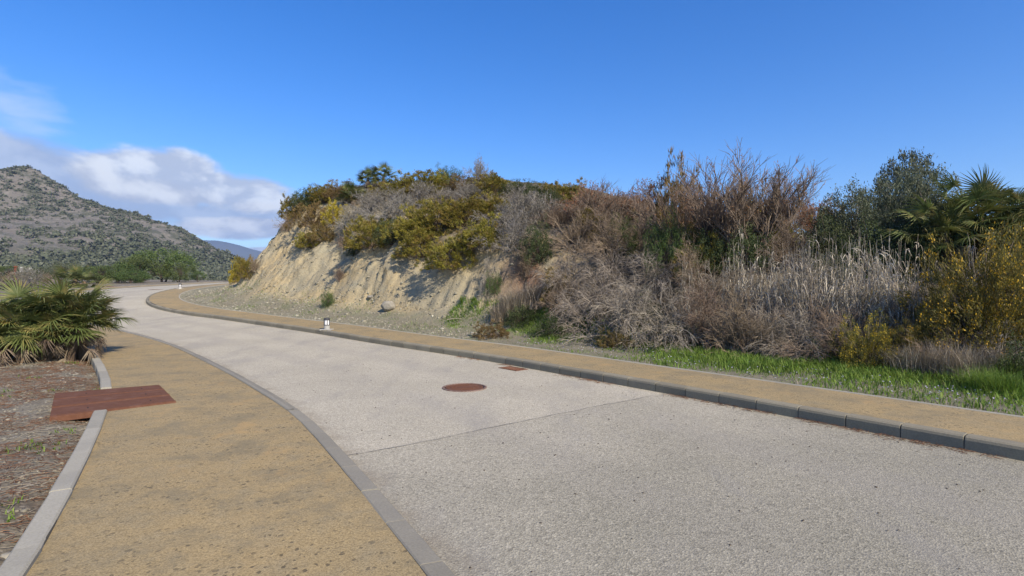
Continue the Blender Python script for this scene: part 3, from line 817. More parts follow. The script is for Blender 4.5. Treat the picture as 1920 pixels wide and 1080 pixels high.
def sp_dry(seed, mat, h=1.0, spread=1.35, droop=.35, n1=26, n2=260, n3=900, leaf=None, n4=0, wob=.12):
    r = np.random.default_rng(seed)
    P1, R1 = stems(r, n1, h * 1.15, spread, K=8, base=.10, rad0=.016, droop=droop, wob=wob * 1.6)
    P2, R2 = grow(r, P1, R1, n2, .42, .55, .08, droop * .9, K=5, umin=.2, minr=.0052, wob=wob * 1.3)
    P3, R3 = grow(r, P2, R2, n3, .24, .55, .05, droop * .7, K=4, umin=.2, minr=.0042)
    parts = [tubes(P1, R1), tubes(P2, R2), tubes(P3, R3)]
    if n4:
        P4, R4 = grow(r, P3, R3, n4, .13, .6, .05, droop * .5, K=3, umin=.2, minr=.0034)
        parts.append(tubes(P4, R4)); P3 = P4
    out = [('branches', tm('dry_branches', cat_(parts), mat))]
    if leaf:
        out.append(('foliage', tm('dry_foliage', leaf_on(r, P3, leaf[1], leaf[2], leaf[3], .6), leaf[0])))
    return out
spec('dry_scrub', [sp_dry(s, 'dry_twig', n1=34, n4=2300) for s in (21, 22, 23)])
spec('brown_scrub', [sp_dry(s, 'brown_twig', spread=1.3, droop=.15, n1=32, n4=2300, wob=.16) for s in (24, 25)])
spec('russet_scrub', [sp_dry(s, 'brown_twig', spread=1.15, droop=.02, n4=1900, leaf=('russet_leaf', 4, .05, .020), wob=.16) for s in (26, 27)])
spec('sage', [sp_dry(s, 'grey_twig', spread=1.25, droop=.08, n1=30, n4=1400, leaf=('sage_leaf', 6, .05, .018)) for s in (28, 29)])
def sp_bare(seed, tips):
    r = np.random.default_rng(seed)
    P1, R1 = stems(r, 8, .62, .80, K=8, base=.04, rad0=.015, wob=.14)
    P2, R2 = grow(r, P1, R1, 64, .42, .6, .30, 0, K=6, umin=.35, rr=.55, wob=.12)
    P3, R3 = grow(r, P2, R2, 420, .20, .55, .25, 0, K=5, umin=.15, minr=.0036, wob=.12)
    P4, R4 = grow(r, P3, R3, 2300, .10, .6, .2, 0, K=3, umin=.1, minr=.0020)
    k = r.choice(len(P4), 500, replace=False)
    return [('branches', tm('bare_branches', cat_([tubes(P1, R1, 5), tubes(P2, R2), tubes(P3, R3), tubes(P4, R4)]), 'bare_twig')),
            ('foliage', tm('bare_tip_leaves', leaf_on(r, P4[k], 3, .022, .006, .5), tips))]
spec('bare_tree', [sp_bare(31, 'russet_leaf'), sp_bare(32, 'russet_leaf')])
def sp_reed(seed):
    r = np.random.default_rng(seed)
    n = 58
    P, R = stems(r, n, 1.0, .42, K=8, base=.26, rad0=.0058, wob=.15, tilt_pow=1.2)
    P = P * np.where(r.uniform(0, 1, (n, 1, 1)) < .72, r.uniform(.35, .8, (n, 1, 1)), 1.0) * np.array([1, 1, 1])
    R = R * .6 + .0022
    # leaves hang off the canes
    L, RL = grow(r, P, R, 560, .28, .8, .0, .8, K=5, umin=.05, umax=.9, rr=.9, wob=.25)
    V = np.stack([L - np.array([0, 0, 0]), L], 2)
    side = nrm(np.cross(np.gradient(L, axis=1), np.array([.3, .2, 1.0])))
    wd = (np.array([.004, .009, .008, .005, .0008]))[None, :, None]
    A = L + side * wd; B = L - side * wd
    V = np.stack([A, B], 2).reshape(-1, 3)
    m = len(L); i = np.arange(m)[:, None] * 10; j = np.arange(4)[None] * 2
    F = np.stack([i + j, i + j + 1, i + j + 3, i + j + 2], -1).reshape(-1, 4)
    return [('canes', tm('reed_canes', tubes(P, R), 'reed')), ('foliage', tm('reed_blades', (V, F), 'reed'))]
spec('reed', [sp_reed(s) for s in (35, 36, 37)])
def blades(r, p0, h, w, lean, bend=.5):
    """grass blades: a bent tapering strip of two quads"""
    n = len(p0)
    a = r.uniform(0, 2 * math.pi, n)
    d = np.stack([np.cos(a), np.sin(a), np.zeros(n)], -1); s = np.stack([-np.sin(a), np.cos(a), np.zeros(n)], -1)
    H = (h * r.uniform(.5, 1.3, n))[:, None]; le = (lean * r.uniform(.2, 1.5, n))[:, None]
    q1 = p0 + np.array([0, 0, 1.0]) * H * .55 + d * le * H * .35
    q2 = p0 + np.array([0, 0, 1.0]) * H * (1 - .25 * le) + d * le * H
    W = (w * r.uniform(.7, 1.3, n))[:, None]
    V = np.stack([p0 - s * W / 2, p0 + s * W / 2, q1 + s * W * .4, q1 - s * W * .4, q2 + s * W * .06, q2 - s * W * .06], 1)
    b = np.arange(n)[:, None] * 6
    F = np.concatenate([b + np.array([[0, 1, 2, 3]]), b + np.array([[3, 2, 4, 5]])], 0)
    return V.reshape(-1, 3), F
def sp_tuft(seed, mat='dry_grass_blade'):
    r = np.random.default_rng(seed)
    n = 1500
    p0 = np.c_[r.normal(0, .22, n), r.normal(0, .22, n), np.full(n, -.03)]
    return [('blades', tm('tuft_blades', blades(r, p0, .75, .010, .75), mat))]
spec('dry_tuft', [sp_tuft(41), sp_tuft(42)])
spec('green_tuft', [sp_tuft(43, 'green_grass_blade')])

NAMES = {'broom': ('broom_bush', 'bush'), 'brown_broom': ('broom_bush', 'bush'), 'yellow_broom': ('broom_bush', 'bush'), 'gorse': ('gorse_bush', 'bush'),
         'dark_shrub': ('evergreen_shrub', 'shrub'), 'green_shrub': ('evergreen_shrub', 'shrub'), 'olive_shrub': ('olive_shrub', 'shrub'),
         'dry_scrub': ('dry_shrub', 'shrub'), 'brown_scrub': ('dry_shrub', 'shrub'), 'russet_scrub': ('russet_shrub', 'shrub'), 'sage': ('sage_shrub', 'shrub'),
         'bare_tree': ('bare_tree', 'tree'), 'reed': ('reed_clump', 'reeds'), 'dry_tuft': ('dry_grass_tuft', 'grass tuft'), 'green_tuft': ('grass_tuft', 'grass tuft')}
_cnt = {}
prng = random.Random(5)
def plant(kind, loc, h, wdt, label, group=None, tilt=(0, 0)):
    """h and wdt in metres: height, and full width of the crown"""
    vs_ = SPEC[kind]; k = _cnt.get(kind, 0); _cnt[kind] = k + 1
    nm, ct = NAMES[kind]
    root = add(nm, None, None, None, label, ct, group)
    root.empty_display_size = .2
    root.location = loc
    root.rotation_euler = (tilt[0], tilt[1], prng.uniform(0, 6.28))
    base_w = {'reed': .95, 'bare_tree': 1.05, 'dry_tuft': 1.3, 'green_tuft': 1.3, 'russet_scrub': 1.7}.get(kind, 1.9)
    base_h = {'dry_tuft': .7, 'green_tuft': .7, 'bare_tree': 1.2, 'russet_scrub': 1.5, 'brown_scrub': 1.2}.get(kind, 1.05)
    sx = wdt / base_w
    root.scale = (sx, sx, h / base_h)
    for pn, me in vs_[k % len(vs_)]:
        add(pn, me, root)
    return root
def plant_px(kind, px, py, top, wpx, label, group=None, depth=None, tilt=(0, 0)):
    """stand a plant on the bank where the line of sight through its foot meets the soil"""
    loc = None
    if depth is None:
        for k in range(40):
            loc = on_bank(px, py + 4 * k)
            if loc is not None: break
    if loc is None:
        y = depth or 24.0
        x = (px - 960) / 1000 * y
        loc = bank_drop(x, y)
        if loc is None:
            loc = Vector((x, y, float(ground_z(x, y))))
    wpx *= {'broom': 1.3, 'brown_broom': 1.25, 'yellow_broom': 1.25, 'dark_shrub': 1.2, 'bare_tree': 1.35, 'russet_scrub': 1.25, 'sage': 1.15}.get(kind, 1.0)
    d = loc.y
    ztop = CAM_H + (540 - top) / 1000 * d
    h = max(ztop - loc.z, .25)
    return plant(kind, loc - Vector((0, 0, .04)), h, wpx * d / 1000, label, group, tilt)

#PLANTS#
# ------------------------------------------------------------------ fan palms
def fan_mesh(name, seed, pet, fr, nl, arc, mat, droop=.18, ragged=.0):
    r = random.Random(seed)
    V, F = [], []
    def strip(rows):
        b = len(V)
        for row in rows: V.extend(row)
        for k in range(len(rows) - 1):
            for i in (0, 1):
                F.append((b + k * 3 + i, b + k * 3 + i + 1, b + (k + 1) * 3 + i + 1, b + (k + 1) * 3 + i))
    # petiole, arching slightly
    rows = []
    for k in range(5):
        u = k / 4
        c = np.array((0, -.10 * pet * u * u, pet * u)); w_ = .016 - .008 * u
        rows.append([tuple(c + (-w_, 0, 0)), tuple(c + (0, -w_ * .8, 0)), tuple(c + (w_, 0, 0))])
    strip(rows)
    hub = np.array((0, -.10 * pet, pet))
    for i in range(nl):
        th = -arc + 2 * arc * (i + .5 + r.uniform(-.25, .25)) / nl
        L = fr * (1 - .22 * (abs(th) / arc) ** 2) * r.uniform(.88, 1.06) * (1 - ragged * r.random())
        d = np.array((math.sin(th), 0, math.cos(th))); s = np.array((math.cos(th), 0, -math.sin(th)))
        dr = droop * r.uniform(.5, 1.6); wv = r.uniform(-.05, .05)
        rows = []
        for u, wd in ((.02, .005), (.35, .0115), (.68, .0085), (1.0, .001)):
            wd = wd * (fr / .42)
            c = hub + d * L * u + np.array((0, -dr * L * u * u + .10 * L * u * (1 - u), 0)) + s * wv * L * u * u
            if u == 1.0: c = c + np.array((0, -.05 * r.random(), 0))
            rows.append([tuple(c - s * wd + np.array((0, .45 * wd, 0))), tuple(c - np.array((0, .35 * wd, 0))), tuple(c + s * wd + np.array((0, .45 * wd, 0)))])
        strip(rows)
    return mk_mesh(name, np.array(V), np.array(F), MATS[mat])
FAN = [fan_mesh('fan_leaf', 1, .50, .46, 26, 2.0, 'palm_leaf'), fan_mesh('fan_leaf', 2, .70, .48, 28, 2.15, 'palm_leaf', .30), fan_mesh('fan_leaf', 3, .38, .46, 24, 1.7, 'palm_leaf', .08)]
DEAD = [fan_mesh('dead_fan_leaf', 4, .42, .36, 16, 1.3, 'palm_dead_leaf', .75, .4), fan_mesh('dead_fan_leaf', 5, .55, .34, 14, 1.0, 'palm_dead_leaf', .9, .5)]
def palm(label, loc, crowns, n_green, n_dead, size=1.0, seed=0, group='fan palms', low=-.25, trunk=True):
    """crowns: list of (dx, dy, height of the growing point)"""
    r = random.Random(seed)
    root = add('fan_palm', None, None, None, label, 'palm', group)
    root.location = loc
    mb = MB()
    for dx, dy, hz in crowns:
        prof_ = [(.10 * size, -.1), (.12 * size, hz * .35), (.105 * size, hz * .8), (.05 * size, hz + .06 * size)]
        mb.lathe([(a * r.uniform(.9, 1.1), z) for a, z in prof_], 9, dx, dy)
    add('trunk', mb.mesh('palm_trunk', MATS['palm_fibre']), root)
    def leaf(me, name, c, el, azm, sc, roll):
        d = Vector((math.cos(el) * math.cos(azm), math.cos(el) * math.sin(azm), math.sin(el)))
        upv = Vector((0, 0, 1)) if abs(d.z) < .97 else Vector((math.cos(azm + 3), math.sin(azm + 3), 0))
        x = upv.cross(d).normalized() * -1
        y = d.cross(x).normalized()
        if y.z < 0 and abs(d.z) < .97: x, y = -x, -y
        M = Matrix((x, y, d)).transposed()
        M = (Matrix.Rotation(roll, 3, d) @ M).to_4x4()
        M = Matrix.Translation(c) @ M @ Matrix.Scale(sc, 4)
        o = add(name, me, root); o.matrix_local = M
    for i in range(n_green):
        dx, dy, hz = crowns[i % len(crowns)]
        u = (i + .5) / n_green
        el = math.asin(max(-.99, min(.99, 1 - (1 - low) * (u ** .9)))) + r.uniform(-.15, .15)
        c = Vector((dx + r.uniform(-.05, .05) * size, dy + r.uniform(-.05, .05) * size, hz + r.uniform(-.12, .03) * size))
        leaf(r.choice(FAN), 'leaf', c, el, i * 2.39996 + r.uniform(-.3, .3), size * r.uniform(.85, 1.15), r.uniform(-.5, .5))
    for i in range(n_dead):
        dx, dy, hz = crowns[i % len(crowns)]
        el = r.uniform(-.75, .0)
        c = Vector((dx, dy, hz * r.uniform(.45, .95)))
        leaf(r.choice(DEAD), 'dead_leaf', c, el, i * 2.39996 + r.uniform(-.5, .5), size * r.uniform(.8, 1.15), r.uniform(-.9, .9))
    return root
palm('large bushy fan palm with dead skirt beside the left pavement', (-9.5, 11.0, 0), [(0, 0, 1.0), (-.45, .25, .85), (.42, -.05, .75), (-.2, -.42, .66), (-.75, -.25, .6), (.3, .4, .9)],
     185, 70, .92, 3, 'fan palms', -.30)
EX, EY = (140 - 960) / 1000 * 42, 42.0
palm('small fan palm behind the large roadside palm, across the bend', (EX, EY, float(ground_z(EX, EY))), [(0, 0, .6), (.6, .2, .4), (-.6, 0, .4)], 40, 12, 1.5, 5)
for lb, px, y, dz, cr, ng, ndd, sz, sd_ in (
        ('round fan palm on the hilltop, left and below the twin trunked palms', 660, 27.0, -.05, [(0, 0, .40), (.2, .1, .36)], 54, 20, .85, 11),
        ('left of the two tall palms standing on the hilltop skyline', 690, 28.0, 0, [(0, 0, .62)], 34, 20, .74, 12),
        ('right of the two tall palms standing on the hilltop skyline', 719, 28.0, 0, [(0, 0, .58)], 34, 20, .74, 13)):
    lc = bank_drop((px - 960) / 1000 * y, y)
    palm(lb, lc + Vector((0, 0, dz)), cr, ng, ndd, sz, sd_)
lc = bank_drop(10.1, 11.5)
palm('big dark fan palm at the right edge above the gorse', lc, [(0, 0, 1.35), (.9, .3, 1.5), (-.55, .2, 1.0), (.5, -.3, 1.0), (.2, .6, 1.6)], 160, 40, .98, 21, 'fan palms', -.5)

# ------------------------------------------------------------------ shrubs of the hill (kind, foot x, foot y, top y, width in photo pixels, label)
G = {'broom': 'broom bushes on the hill', 'brown_broom': 'broom bushes on the hill', 'yellow_broom': 'broom bushes on the hill', 'gorse': 'flowering gorse bushes',
     'dark_shrub': 'dark evergreen shrubs on the hill', 'green_shrub': 'green shrubs on the bank', 'olive_shrub': 'grey green shrubs at the right', 'dry_scrub': 'leafless grey shrubs on the bank',
     'brown_scrub': 'leafless brown shrubs on the bank', 'russet_scrub': 'russet shrubs on the skyline', 'sage': 'pale grey shrubs on the upper bank', 'bare_tree': 'bare branched trees',
     'reed': 'dry reeds on the bank', 'dry_tuft': 'dry grass tufts', 'green_tuft': 'green grass tufts'}
HILL = [
 ('broom', 553, 408, 366, 46, 'olive bush jutting from the upper left corner of the hill'),
 ('dark_shrub', 580, 388, 350, 62, 'dark olive shrub second from the left on the hill skyline'),
 ('broom', 612, 378, 344, 62, 'olive bush on the skyline just left of the hilltop palms'),
 ('brown_broom', 640, 372, 340, 56, 'brownish bush tucked against the left side of the hilltop palms'),
 ('brown_broom', 588, 425, 378, 62, 'brown bush on the upper left slope under the skyline bushes'),
 ('yellow_broom', 628, 420, 376, 46, 'bright yellow bush on the upper left slope'),
 ('brown_broom', 606, 450, 412, 52, 'brown green bush trailing down the left part of the cliff'),
 ('broom', 582, 462, 432, 46, 'lowest olive bush on the left part of the cliff'),
 ('brown_scrub', 540, 432, 400, 30, 'small brown twiggy shrub clinging to the left edge of the hill'),
 ('sage', 660, 432, 396, 52, 'grey shrub between the yellow bush and the green bush above the cliff'),
 ('brown_scrub', 648, 466, 430, 34, 'dark leafless shrub hanging at the cliff top left of the green bush'),
 ('broom', 696, 462, 404, 80, 'dense yellow green bush at the cliff top below the hilltop palms'),
 ('dark_shrub', 737, 456, 412, 58, 'dark shrub at the cliff top between two yellow green bushes'),
 ('broom', 775, 445, 392, 80, 'yellow green bush above the middle of the cliff'),
 ('broom', 742, 368, 338, 70, 'olive bush on the skyline just right of the hilltop palms'),
 ('broom', 786, 362, 322, 84, 'dark yellow bush on the skyline, second right of the palms'),
 ('broom', 818, 358, 322, 60, 'rusty topped bush on the skyline below the light green one'),
 ('green_shrub', 838, 345, 310, 66, 'light green shrub at the highest part of the skyline'),
 ('sage', 898, 342, 306, 34, 'thin pale bare shrub sticking up from the skyline'),
 ('brown_broom', 872, 356, 328, 70, 'brown bush on the skyline below the thin pale shrub'),
 ('broom', 925, 362, 326, 72, 'olive bush on the skyline right of the thin pale shrub'),
 ('dark_shrub', 968, 366, 336, 66, 'dark green shrub on the skyline, left of two'),
 ('dark_shrub', 1003, 372, 340, 60, 'dark green shrub on the skyline, right of two'),
 ('broom', 1046, 376, 340, 66, 'yellow olive bush on the skyline left of the first russet shrub'),
 ('broom', 1085, 385, 344, 60, 'yellow olive bush on the skyline touching the first russet shrub'),
 ('dark_shrub', 1030, 392, 350, 50, 'dark shrub tucked below the skyline left of the first russet shrub'),
 ('broom', 826, 430, 372, 94, 'large yellow green bush in the middle of the upper bank'),
 ('broom', 878, 420, 368, 84, 'yellow green bush right of the largest one on the upper bank'),
 ('broom', 925, 402, 362, 70, 'yellow bush high on the bank left of the pale grey shrubs'),
 ('broom', 795, 478, 426, 84, 'olive bush overhanging the middle of the cliff'),
 ('broom', 850, 500, 440, 86, 'drooping olive bush hanging lowest over the cliff face'),
 ('broom', 905, 462, 408, 84, 'yellow green bush above the red soil'),
 ('brown_scrub', 880, 470, 430, 60, 'dark twiggy shrub between the bushes overhanging the cliff'),
 ('sage', 740, 412, 366, 90, 'pale grey shrub below the hilltop palms'),
 ('sage', 700, 398, 362, 70, 'pale grey shrub directly under the round hilltop palm'),
 ('sage', 800, 385, 350, 80, 'pale grey shrub under the dark yellow skyline bush'),
 ('sage', 880, 375, 345, 70, 'pale grey shrub under the brown skyline bush'),
 ('sage', 965, 425, 366, 90, 'pale grey shrub right of the yellow bushes, upper one'),
 ('sage', 1010, 420, 372, 96, 'pale grey shrub under the dark green skyline shrubs'),
 ('sage', 960, 468, 410, 84, 'grey lilac shrub right above the red soil'),
 ('brown_scrub', 1048, 425, 376, 80, 'brownish shrub between the pale grey shrub and the russet ones'),
 ('dark_shrub', 1012, 488, 418, 66, 'dark green shrub at the right edge of the red soil'),
 ('brown_scrub', 985, 520, 470, 60, 'dark leafless shrub growing on the red soil'),
 ('dry_scrub', 915, 545, 475, 26, 'thin pale dead shrub left of the red soil'),
 ('green_shrub', 926, 548, 508, 40, 'small olive shrub at the foot of the thin dead shrub'),
 ('green_shrub', 615, 573, 540, 28, 'small green sapling on the lower cliff above the lamp'),
 ('brown_scrub', 637, 525, 498, 24, 'small dry plant on the cliff above the lamp'),
 ('dark_shrub', 664, 478, 448, 30, 'small dark shrub under the dense yellow green bush'),
 ('yellow_broom', 444, 525, 486, 26, 'conical yellow green bush at the far left foot of the cliff'),
 ('broom', 461, 520, 478, 34, 'tall narrow bush beside the conical bush at the cliff end'),
 ('brown_scrub', 478, 510, 484, 30, 'dry brown bush at the cliff end right of the conical bush'),
 # the thicket on the right
 ('bare_tree', 1120, 450, 318, 110, 'bare thin branched tree at the left end of the thicket'),
 ('russet_scrub', 1095, 420, 350, 80, 'russet shrub around the leftmost bare tree'),
 ('russet_scrub', 1150, 430, 352, 90, 'russet shrub between the leftmost and the middle bare trees'),
 ('bare_tree', 1185, 450, 330, 80, 'small bare tree between the leftmost one and the big one'),
 ('russet_scrub', 1205, 435, 350, 80, 'russet shrub left of the ochre leaved tree'),
 ('brown_broom', 1262, 440, 304, 90, 'ochre leaved bush standing high left of the big bare tree'),
 ('bare_tree', 1330, 490, 268, 170, 'big bare tree with fine twigs above the thicket, left of the pair'),
 ('bare_tree', 1392, 490, 262, 170, 'big bare tree with fine twigs above the thicket, right of the pair'),
 ('russet_scrub', 1300, 440, 350, 90, 'russet shrub at the foot of the big bare trees'),
 ('yellow_broom', 1412, 450, 372, 90, 'yellow leaved bush between the big bare trees and the orange one'),
 ('bare_tree', 1462, 470, 308, 100, 'slim bare tree with orange tips right of the big pair'),
 ('russet_scrub', 1470, 430, 345, 70, 'orange tipped shrub around the slim bare tree'),
 ('russet_scrub', 1525, 450, 366, 90, 'orange russet shrub left of the grey green thicket'),
 ('brown_broom', 1565, 460, 380, 70, 'brown bush against the grey green thicket'),
 ('olive_shrub', 1600, 470, 352, 150, 'grey green shrub at the left of the olive tree'),
 ('olive_shrub', 1660, 470, 338, 160, 'dense grey green shrub under the olive tree'),
 ('olive_shrub', 1735, 470, 322, 150, 'grey green shrub between the olive tree and the big palm'),
 ('olive_shrub', 1700, 455, 315, 150, 'tall grey green shrub around the stem of the olive tree'),
 ('dark_shrub', 1630, 520, 420, 110, 'dark shrub behind the reeds below the grey green shrubs'),
 ('dark_shrub', 1720, 520, 410, 110, 'dark shrub behind the reeds near the big palm'),
 ('dark_shrub', 1800, 500, 400, 110, 'dark shrub under the left side of the big palm'),
 ('dark_shrub', 1900, 520, 400, 120, 'dark shrub under the right side of the big palm'),
 ('dark_shrub', 1550, 500, 410, 90, 'dark shrub behind the left end of the reeds'),
 ('green_shrub', 1250, 510, 390, 90, 'fresh green feathery shrub left of the big bare trees'),
 ('dark_shrub', 1320, 505, 420, 80, 'dark leafy shrub at the trunk of the big bare trees'),
 ('dark_shrub', 1400, 500, 420, 90, 'dark leafy shrub under the yellow leaved bush'),
 ('brown_scrub', 1085, 475, 390, 100, 'brown leafless shrub below the leftmost bare tree'),
 ('brown_scrub', 1150, 490, 400, 110, 'brown leafless shrub left of the fresh green shrub'),
 ('brown_scrub', 1200, 470, 390, 90, 'brown leafless shrub touching the fresh green shrub'),
 ('brown_scrub', 1350, 470, 390, 110, 'brown leafless shrub under the big bare trees'),
 ('brown_scrub', 1480, 500, 410, 100, 'brown leafless shrub under the slim orange tipped tree'),
 ('dry_scrub', 1075, 545, 450, 120, 'grey leafless shrub right of the red soil'),
 ('dry_scrub', 1140, 560, 450, 140, 'grey leafless shrub arching in the middle of the thicket'),
 ('dry_scrub', 1215, 560, 460, 140, 'grey leafless shrub below the fresh green shrub'),
 ('brown_scrub', 1290, 570, 470, 120, 'brown leafless shrub below the big bare trees'),
 ('dry_scrub', 1340, 580, 490, 130, 'grey leafless shrub left of the reeds, upper one'),
 ('brown_scrub', 1055, 590, 520, 90, 'brown leafless shrub low down beside the red soil'),
 ('brown_broom', 1045, 560, 505, 60, 'brown leaved bush on the slope below the red soil'),
 ('dry_scrub', 1110, 615, 510, 150, 'grey arching shrub at the left foot of the thicket'),
 ('dry_scrub', 1180, 645, 520, 190, 'large grey arching shrub spilling onto the grass, left one'),
 ('dry_scrub', 1250, 650, 530, 180, 'large grey arching shrub spilling onto the grass, middle one'),
 ('brown_scrub', 1320, 655, 540, 150, 'brown arching shrub spilling onto the grass left of the reeds'),
 ('brown_scrub', 1390, 665, 550, 140, 'brown arching shrub at the left foot of the reeds'),
 ('dry_scrub', 1430, 660, 545, 120, 'dead grey shrub tangled in the left foot of the reeds'),
 ('dark_shrub', 978, 605, 568, 60, 'dark mound of a shrub at the left foot of the thicket'),
 ('dark_shrub', 1030, 632, 590, 70, 'dark shrub in shade at the grass edge, leftmost of the foot row'),
 ('brown_broom', 1150, 650, 616, 60, 'small rust leaved bush on the grass edge under the arching shrub'),
 ('brown_broom', 925, 632, 600, 60, 'low reddish brown bush at the left end of the grass'),
 ('dry_scrub', 1500, 668, 570, 150, 'dead grey shrub below the middle of the reeds, left of two'),
 ('brown_scrub', 1570, 675, 580, 150, 'dark brown shrub below the middle of the reeds, right of two'),
 ('green_shrub', 1165, 478, 398, 70, 'light green shrub among the russet shrubs left of the fresh green one'),
 ('broom', 1105, 448, 392, 70, 'yellow green bush among the russet shrubs at the left of the thicket'),
 ('broom', 1300, 505, 430, 70, 'yellow green bush below the ochre leaved bush'),
 ('dark_shrub', 1205, 612, 545, 70, 'dark leafy shrub half hidden by the large grey arching shrubs'),
 ('green_shrub', 1285, 545, 490, 60, 'small green shrub in the middle of the grey twigs'),
 ('broom', 1450, 470, 410, 70, 'yellow green bush under the slim bare tree'),
 ('green_shrub', 1510, 560, 500, 60, 'small green shrub behind the fourth reed clump'),
 ('gorse', 1625, 690, 596, 110, 'small dull gorse bush with a bare stem at the grass edge'),
 ('gorse', 1700, 690, 600, 120, 'low gorse bush with scattered yellow flowers below the reeds'),
 ('gorse', 1840, 660, 452, 230, 'big gorse bush covered in yellow flowers below the palm'),
 ('gorse', 1905, 640, 440, 180, 'gorse bush at the right edge beside the big flowering one'),
 ('gorse', 1790, 640, 500, 120, 'gorse bush at the left side of the big flowering one'),
 ('gorse', 1650, 610, 540, 90, 'gorse bush hidden among the right reeds'),
 ('brown_scrub', 1780, 700, 620, 130, 'dry brown shrub at the grass edge below the big gorse'),
 ('dry_scrub', 1870, 700, 600, 140, 'dry grey shrub at the grass edge below the big gorse'),
 ('dark_shrub', 1915, 722, 640, 90, 'dark green shrub at the right edge standing in the grass'),
 ('brown_scrub', 1690, 640, 560, 110, 'brown leafless shrub at the right foot of the reeds'),
 ('sage', 1500, 600, 500, 90, 'pale green grey shrub among the left reeds'),
 ('olive_shrub', 1560, 560, 470, 90, 'grey green shrub among the middle reeds'),
]
for kd, px, py, tp, wp, lb in HILL:
    plant_px(kd, px, py, tp, wp, lb, G[kd])
REEDS = [(1385, 610, 420, 'leftmost reed clump, thin canes in front of the big bare trees'), (1430, 620, 440, 'second reed clump from the left'),
         (1470, 625, 440, 'third reed clump from the left'), (1505, 630, 430, 'fourth reed clump from the left, below the orange russet shrub'),
         (1540, 630, 445, 'fifth reed clump from the left'), (1575, 632, 440, 'sixth reed clump from the left, pale and dense'),
         (1610, 632, 435, 'seventh reed clump from the left, pale and dense'), (1645, 632, 430, 'eighth reed clump from the left, with the tallest canes'),
         (1685, 634, 440, 'ninth reed clump from the left'), (1722, 636, 445, 'rightmost reed clump beside the big gorse'),
         (1590, 590, 430, 'reed clump behind the sixth one'), (1660, 590, 425, 'reed clump behind the eighth one'), (1530, 590, 430, 'reed clump behind the fifth one'),
         (1300, 600, 480, 'sparse reed clump left of the others among grey shrubs'), (1850, 600, 420, 'few tall canes rising through the big gorse')]
for px, py, tp, lb in REEDS:
    plant_px('reed', px, py, tp, 62, lb, G['reed'])
TUFTS = [(1760, 705, 640, 100, 'dry tuft at the grass edge, left of three under the big gorse'), (1815, 712, 650, 100, 'dry tuft at the grass edge, middle of three under the big gorse'),
         (1870, 705, 650, 90, 'dry tuft at the grass edge, right of three under the big gorse'), (1700, 700, 650, 90, 'dry tuft right of the small dull gorse'),
         (1400, 662, 610, 80, 'dry tuft at the grass edge under the leftmost reeds'), (1450, 660, 600, 80, 'dry tuft at the grass edge under the second reeds'),
         (1340, 652, 600, 70, 'dry tuft at the grass edge under the brown arching shrub'), (1000, 575, 530, 70, 'dry tuft on the slope below the red soil'),
         (960, 590, 545, 60, 'dry tuft left of the dark mound shrub'), (1290, 600, 550, 80, 'dry tuft inside the thicket among the arching shrubs'), (940, 600, 570, 50, 'small dry tuft at the foot of the cliff end')]
for px, py, tp, wp, lb in TUFTS:
    plant_px('dry_tuft', px, py, tp, wp, lb, G['dry_tuft'])
plant_px('green_tuft', 1870, 735, 690, 110, 'lush green tuft of tall grass by the right edge', G['green_tuft'])
plant_px('green_tuft', 1905, 720, 670, 90, 'lush green tuft beside the dark shrub at the right edge', G['green_tuft'])

# ------------------------------------------------------------------ trees with trunk and crown
def sp_tree(seed, leaf, nleaf=7000, L=.05, W=.026, crown=(.95, .95, .36), cz=.62, nclump=46, trunk_h=.42, sig=.10):
    r = np.random.default_rng(seed)
    P1, R1 = stems(r, 4, .62, .75, K=7, base=.03, rad0=.030, wob=.10)
    P2, R2 = grow(r, P1, R1, 40, .40, .7, .15, 0, K=5, umin=.35)
    P3, R3 = grow(r, P2, R2, 220, .18, .7, .1, 0, K=4, umin=.3)
    c = rdir(r, nclump) * (r.uniform(.35, 1, nclump) ** .5)[:, None] * np.array(crown) + np.array([0, 0, cz])
    c = c[c[:, 2] > .10]
    sg = sig * r.uniform(.6, 1.4, len(c))
    k = r.choice(len(c), nleaf); p = c[k] + np.clip(r.normal(size=(nleaf, 3)), -1.6, 1.6) * sg[k][:, None] * np.array([1, 1, .8])
    p[:, 2] = np.maximum(p[:, 2], .03)
    return [('trunk', tm('tree_trunk', cat_([tubes(P1, R1, 6), tubes(P2, R2, 4), tubes(P3, R3)]), 'dark_bark')),
            ('crown', tm('tree_crown', leaf_at(r, p, rdir(r, nleaf), L, W), leaf))]
TREE = {'carob': [sp_tree(61, 'carob_leaf'), sp_tree(62, 'carob_leaf')], 'hedge': [sp_tree(63, 'green_leaf', crown=(.95, .95, .42), cz=.5), sp_tree(65, 'carob_leaf', crown=(.95, .95, .42), cz=.5)],
        'wild': [sp_tree(64, 'olive_leaf', 8000, .042, .018, (.60, .60, .42), .60, 44, sig=.075)], 'grey': [sp_tree(66, 'olive_leaf', 6500, .05, .02, crown=(.9, .9, .4), cz=.52)]}
def tree(kind, var, loc, h, wdt, label, group, name='broadleaf_tree', cat='tree', bw=2.0):
    root = add(name, None, None, None, label, cat, group)
    root.location = loc; root.rotation_euler = (0, 0, prng.uniform(0, 6.28)); root.scale = (wdt / bw, wdt / bw, h)
    for pn, me in TREE[kind][var]:
        add(pn, me, root)
def tree_far(kind, var, px, y, top, wpx, label, name='broadleaf_tree', cat='tree'):
    x = (px - 960) / 1000 * y
    z = float(ground_z(x, y))
    tree(kind, var, (x, y, z - .05), CAM_H + (540 - top) / 1000 * y - z, wpx * y / 1000, label, 'trees and bushes beyond the bend', name, cat)
tree_far('carob', 0, 305, 66, 466, 120, 'largest dark green tree beyond the bend')
tree_far('carob', 1, 262, 62, 482, 90, 'dark green tree left of the largest one beyond the bend')
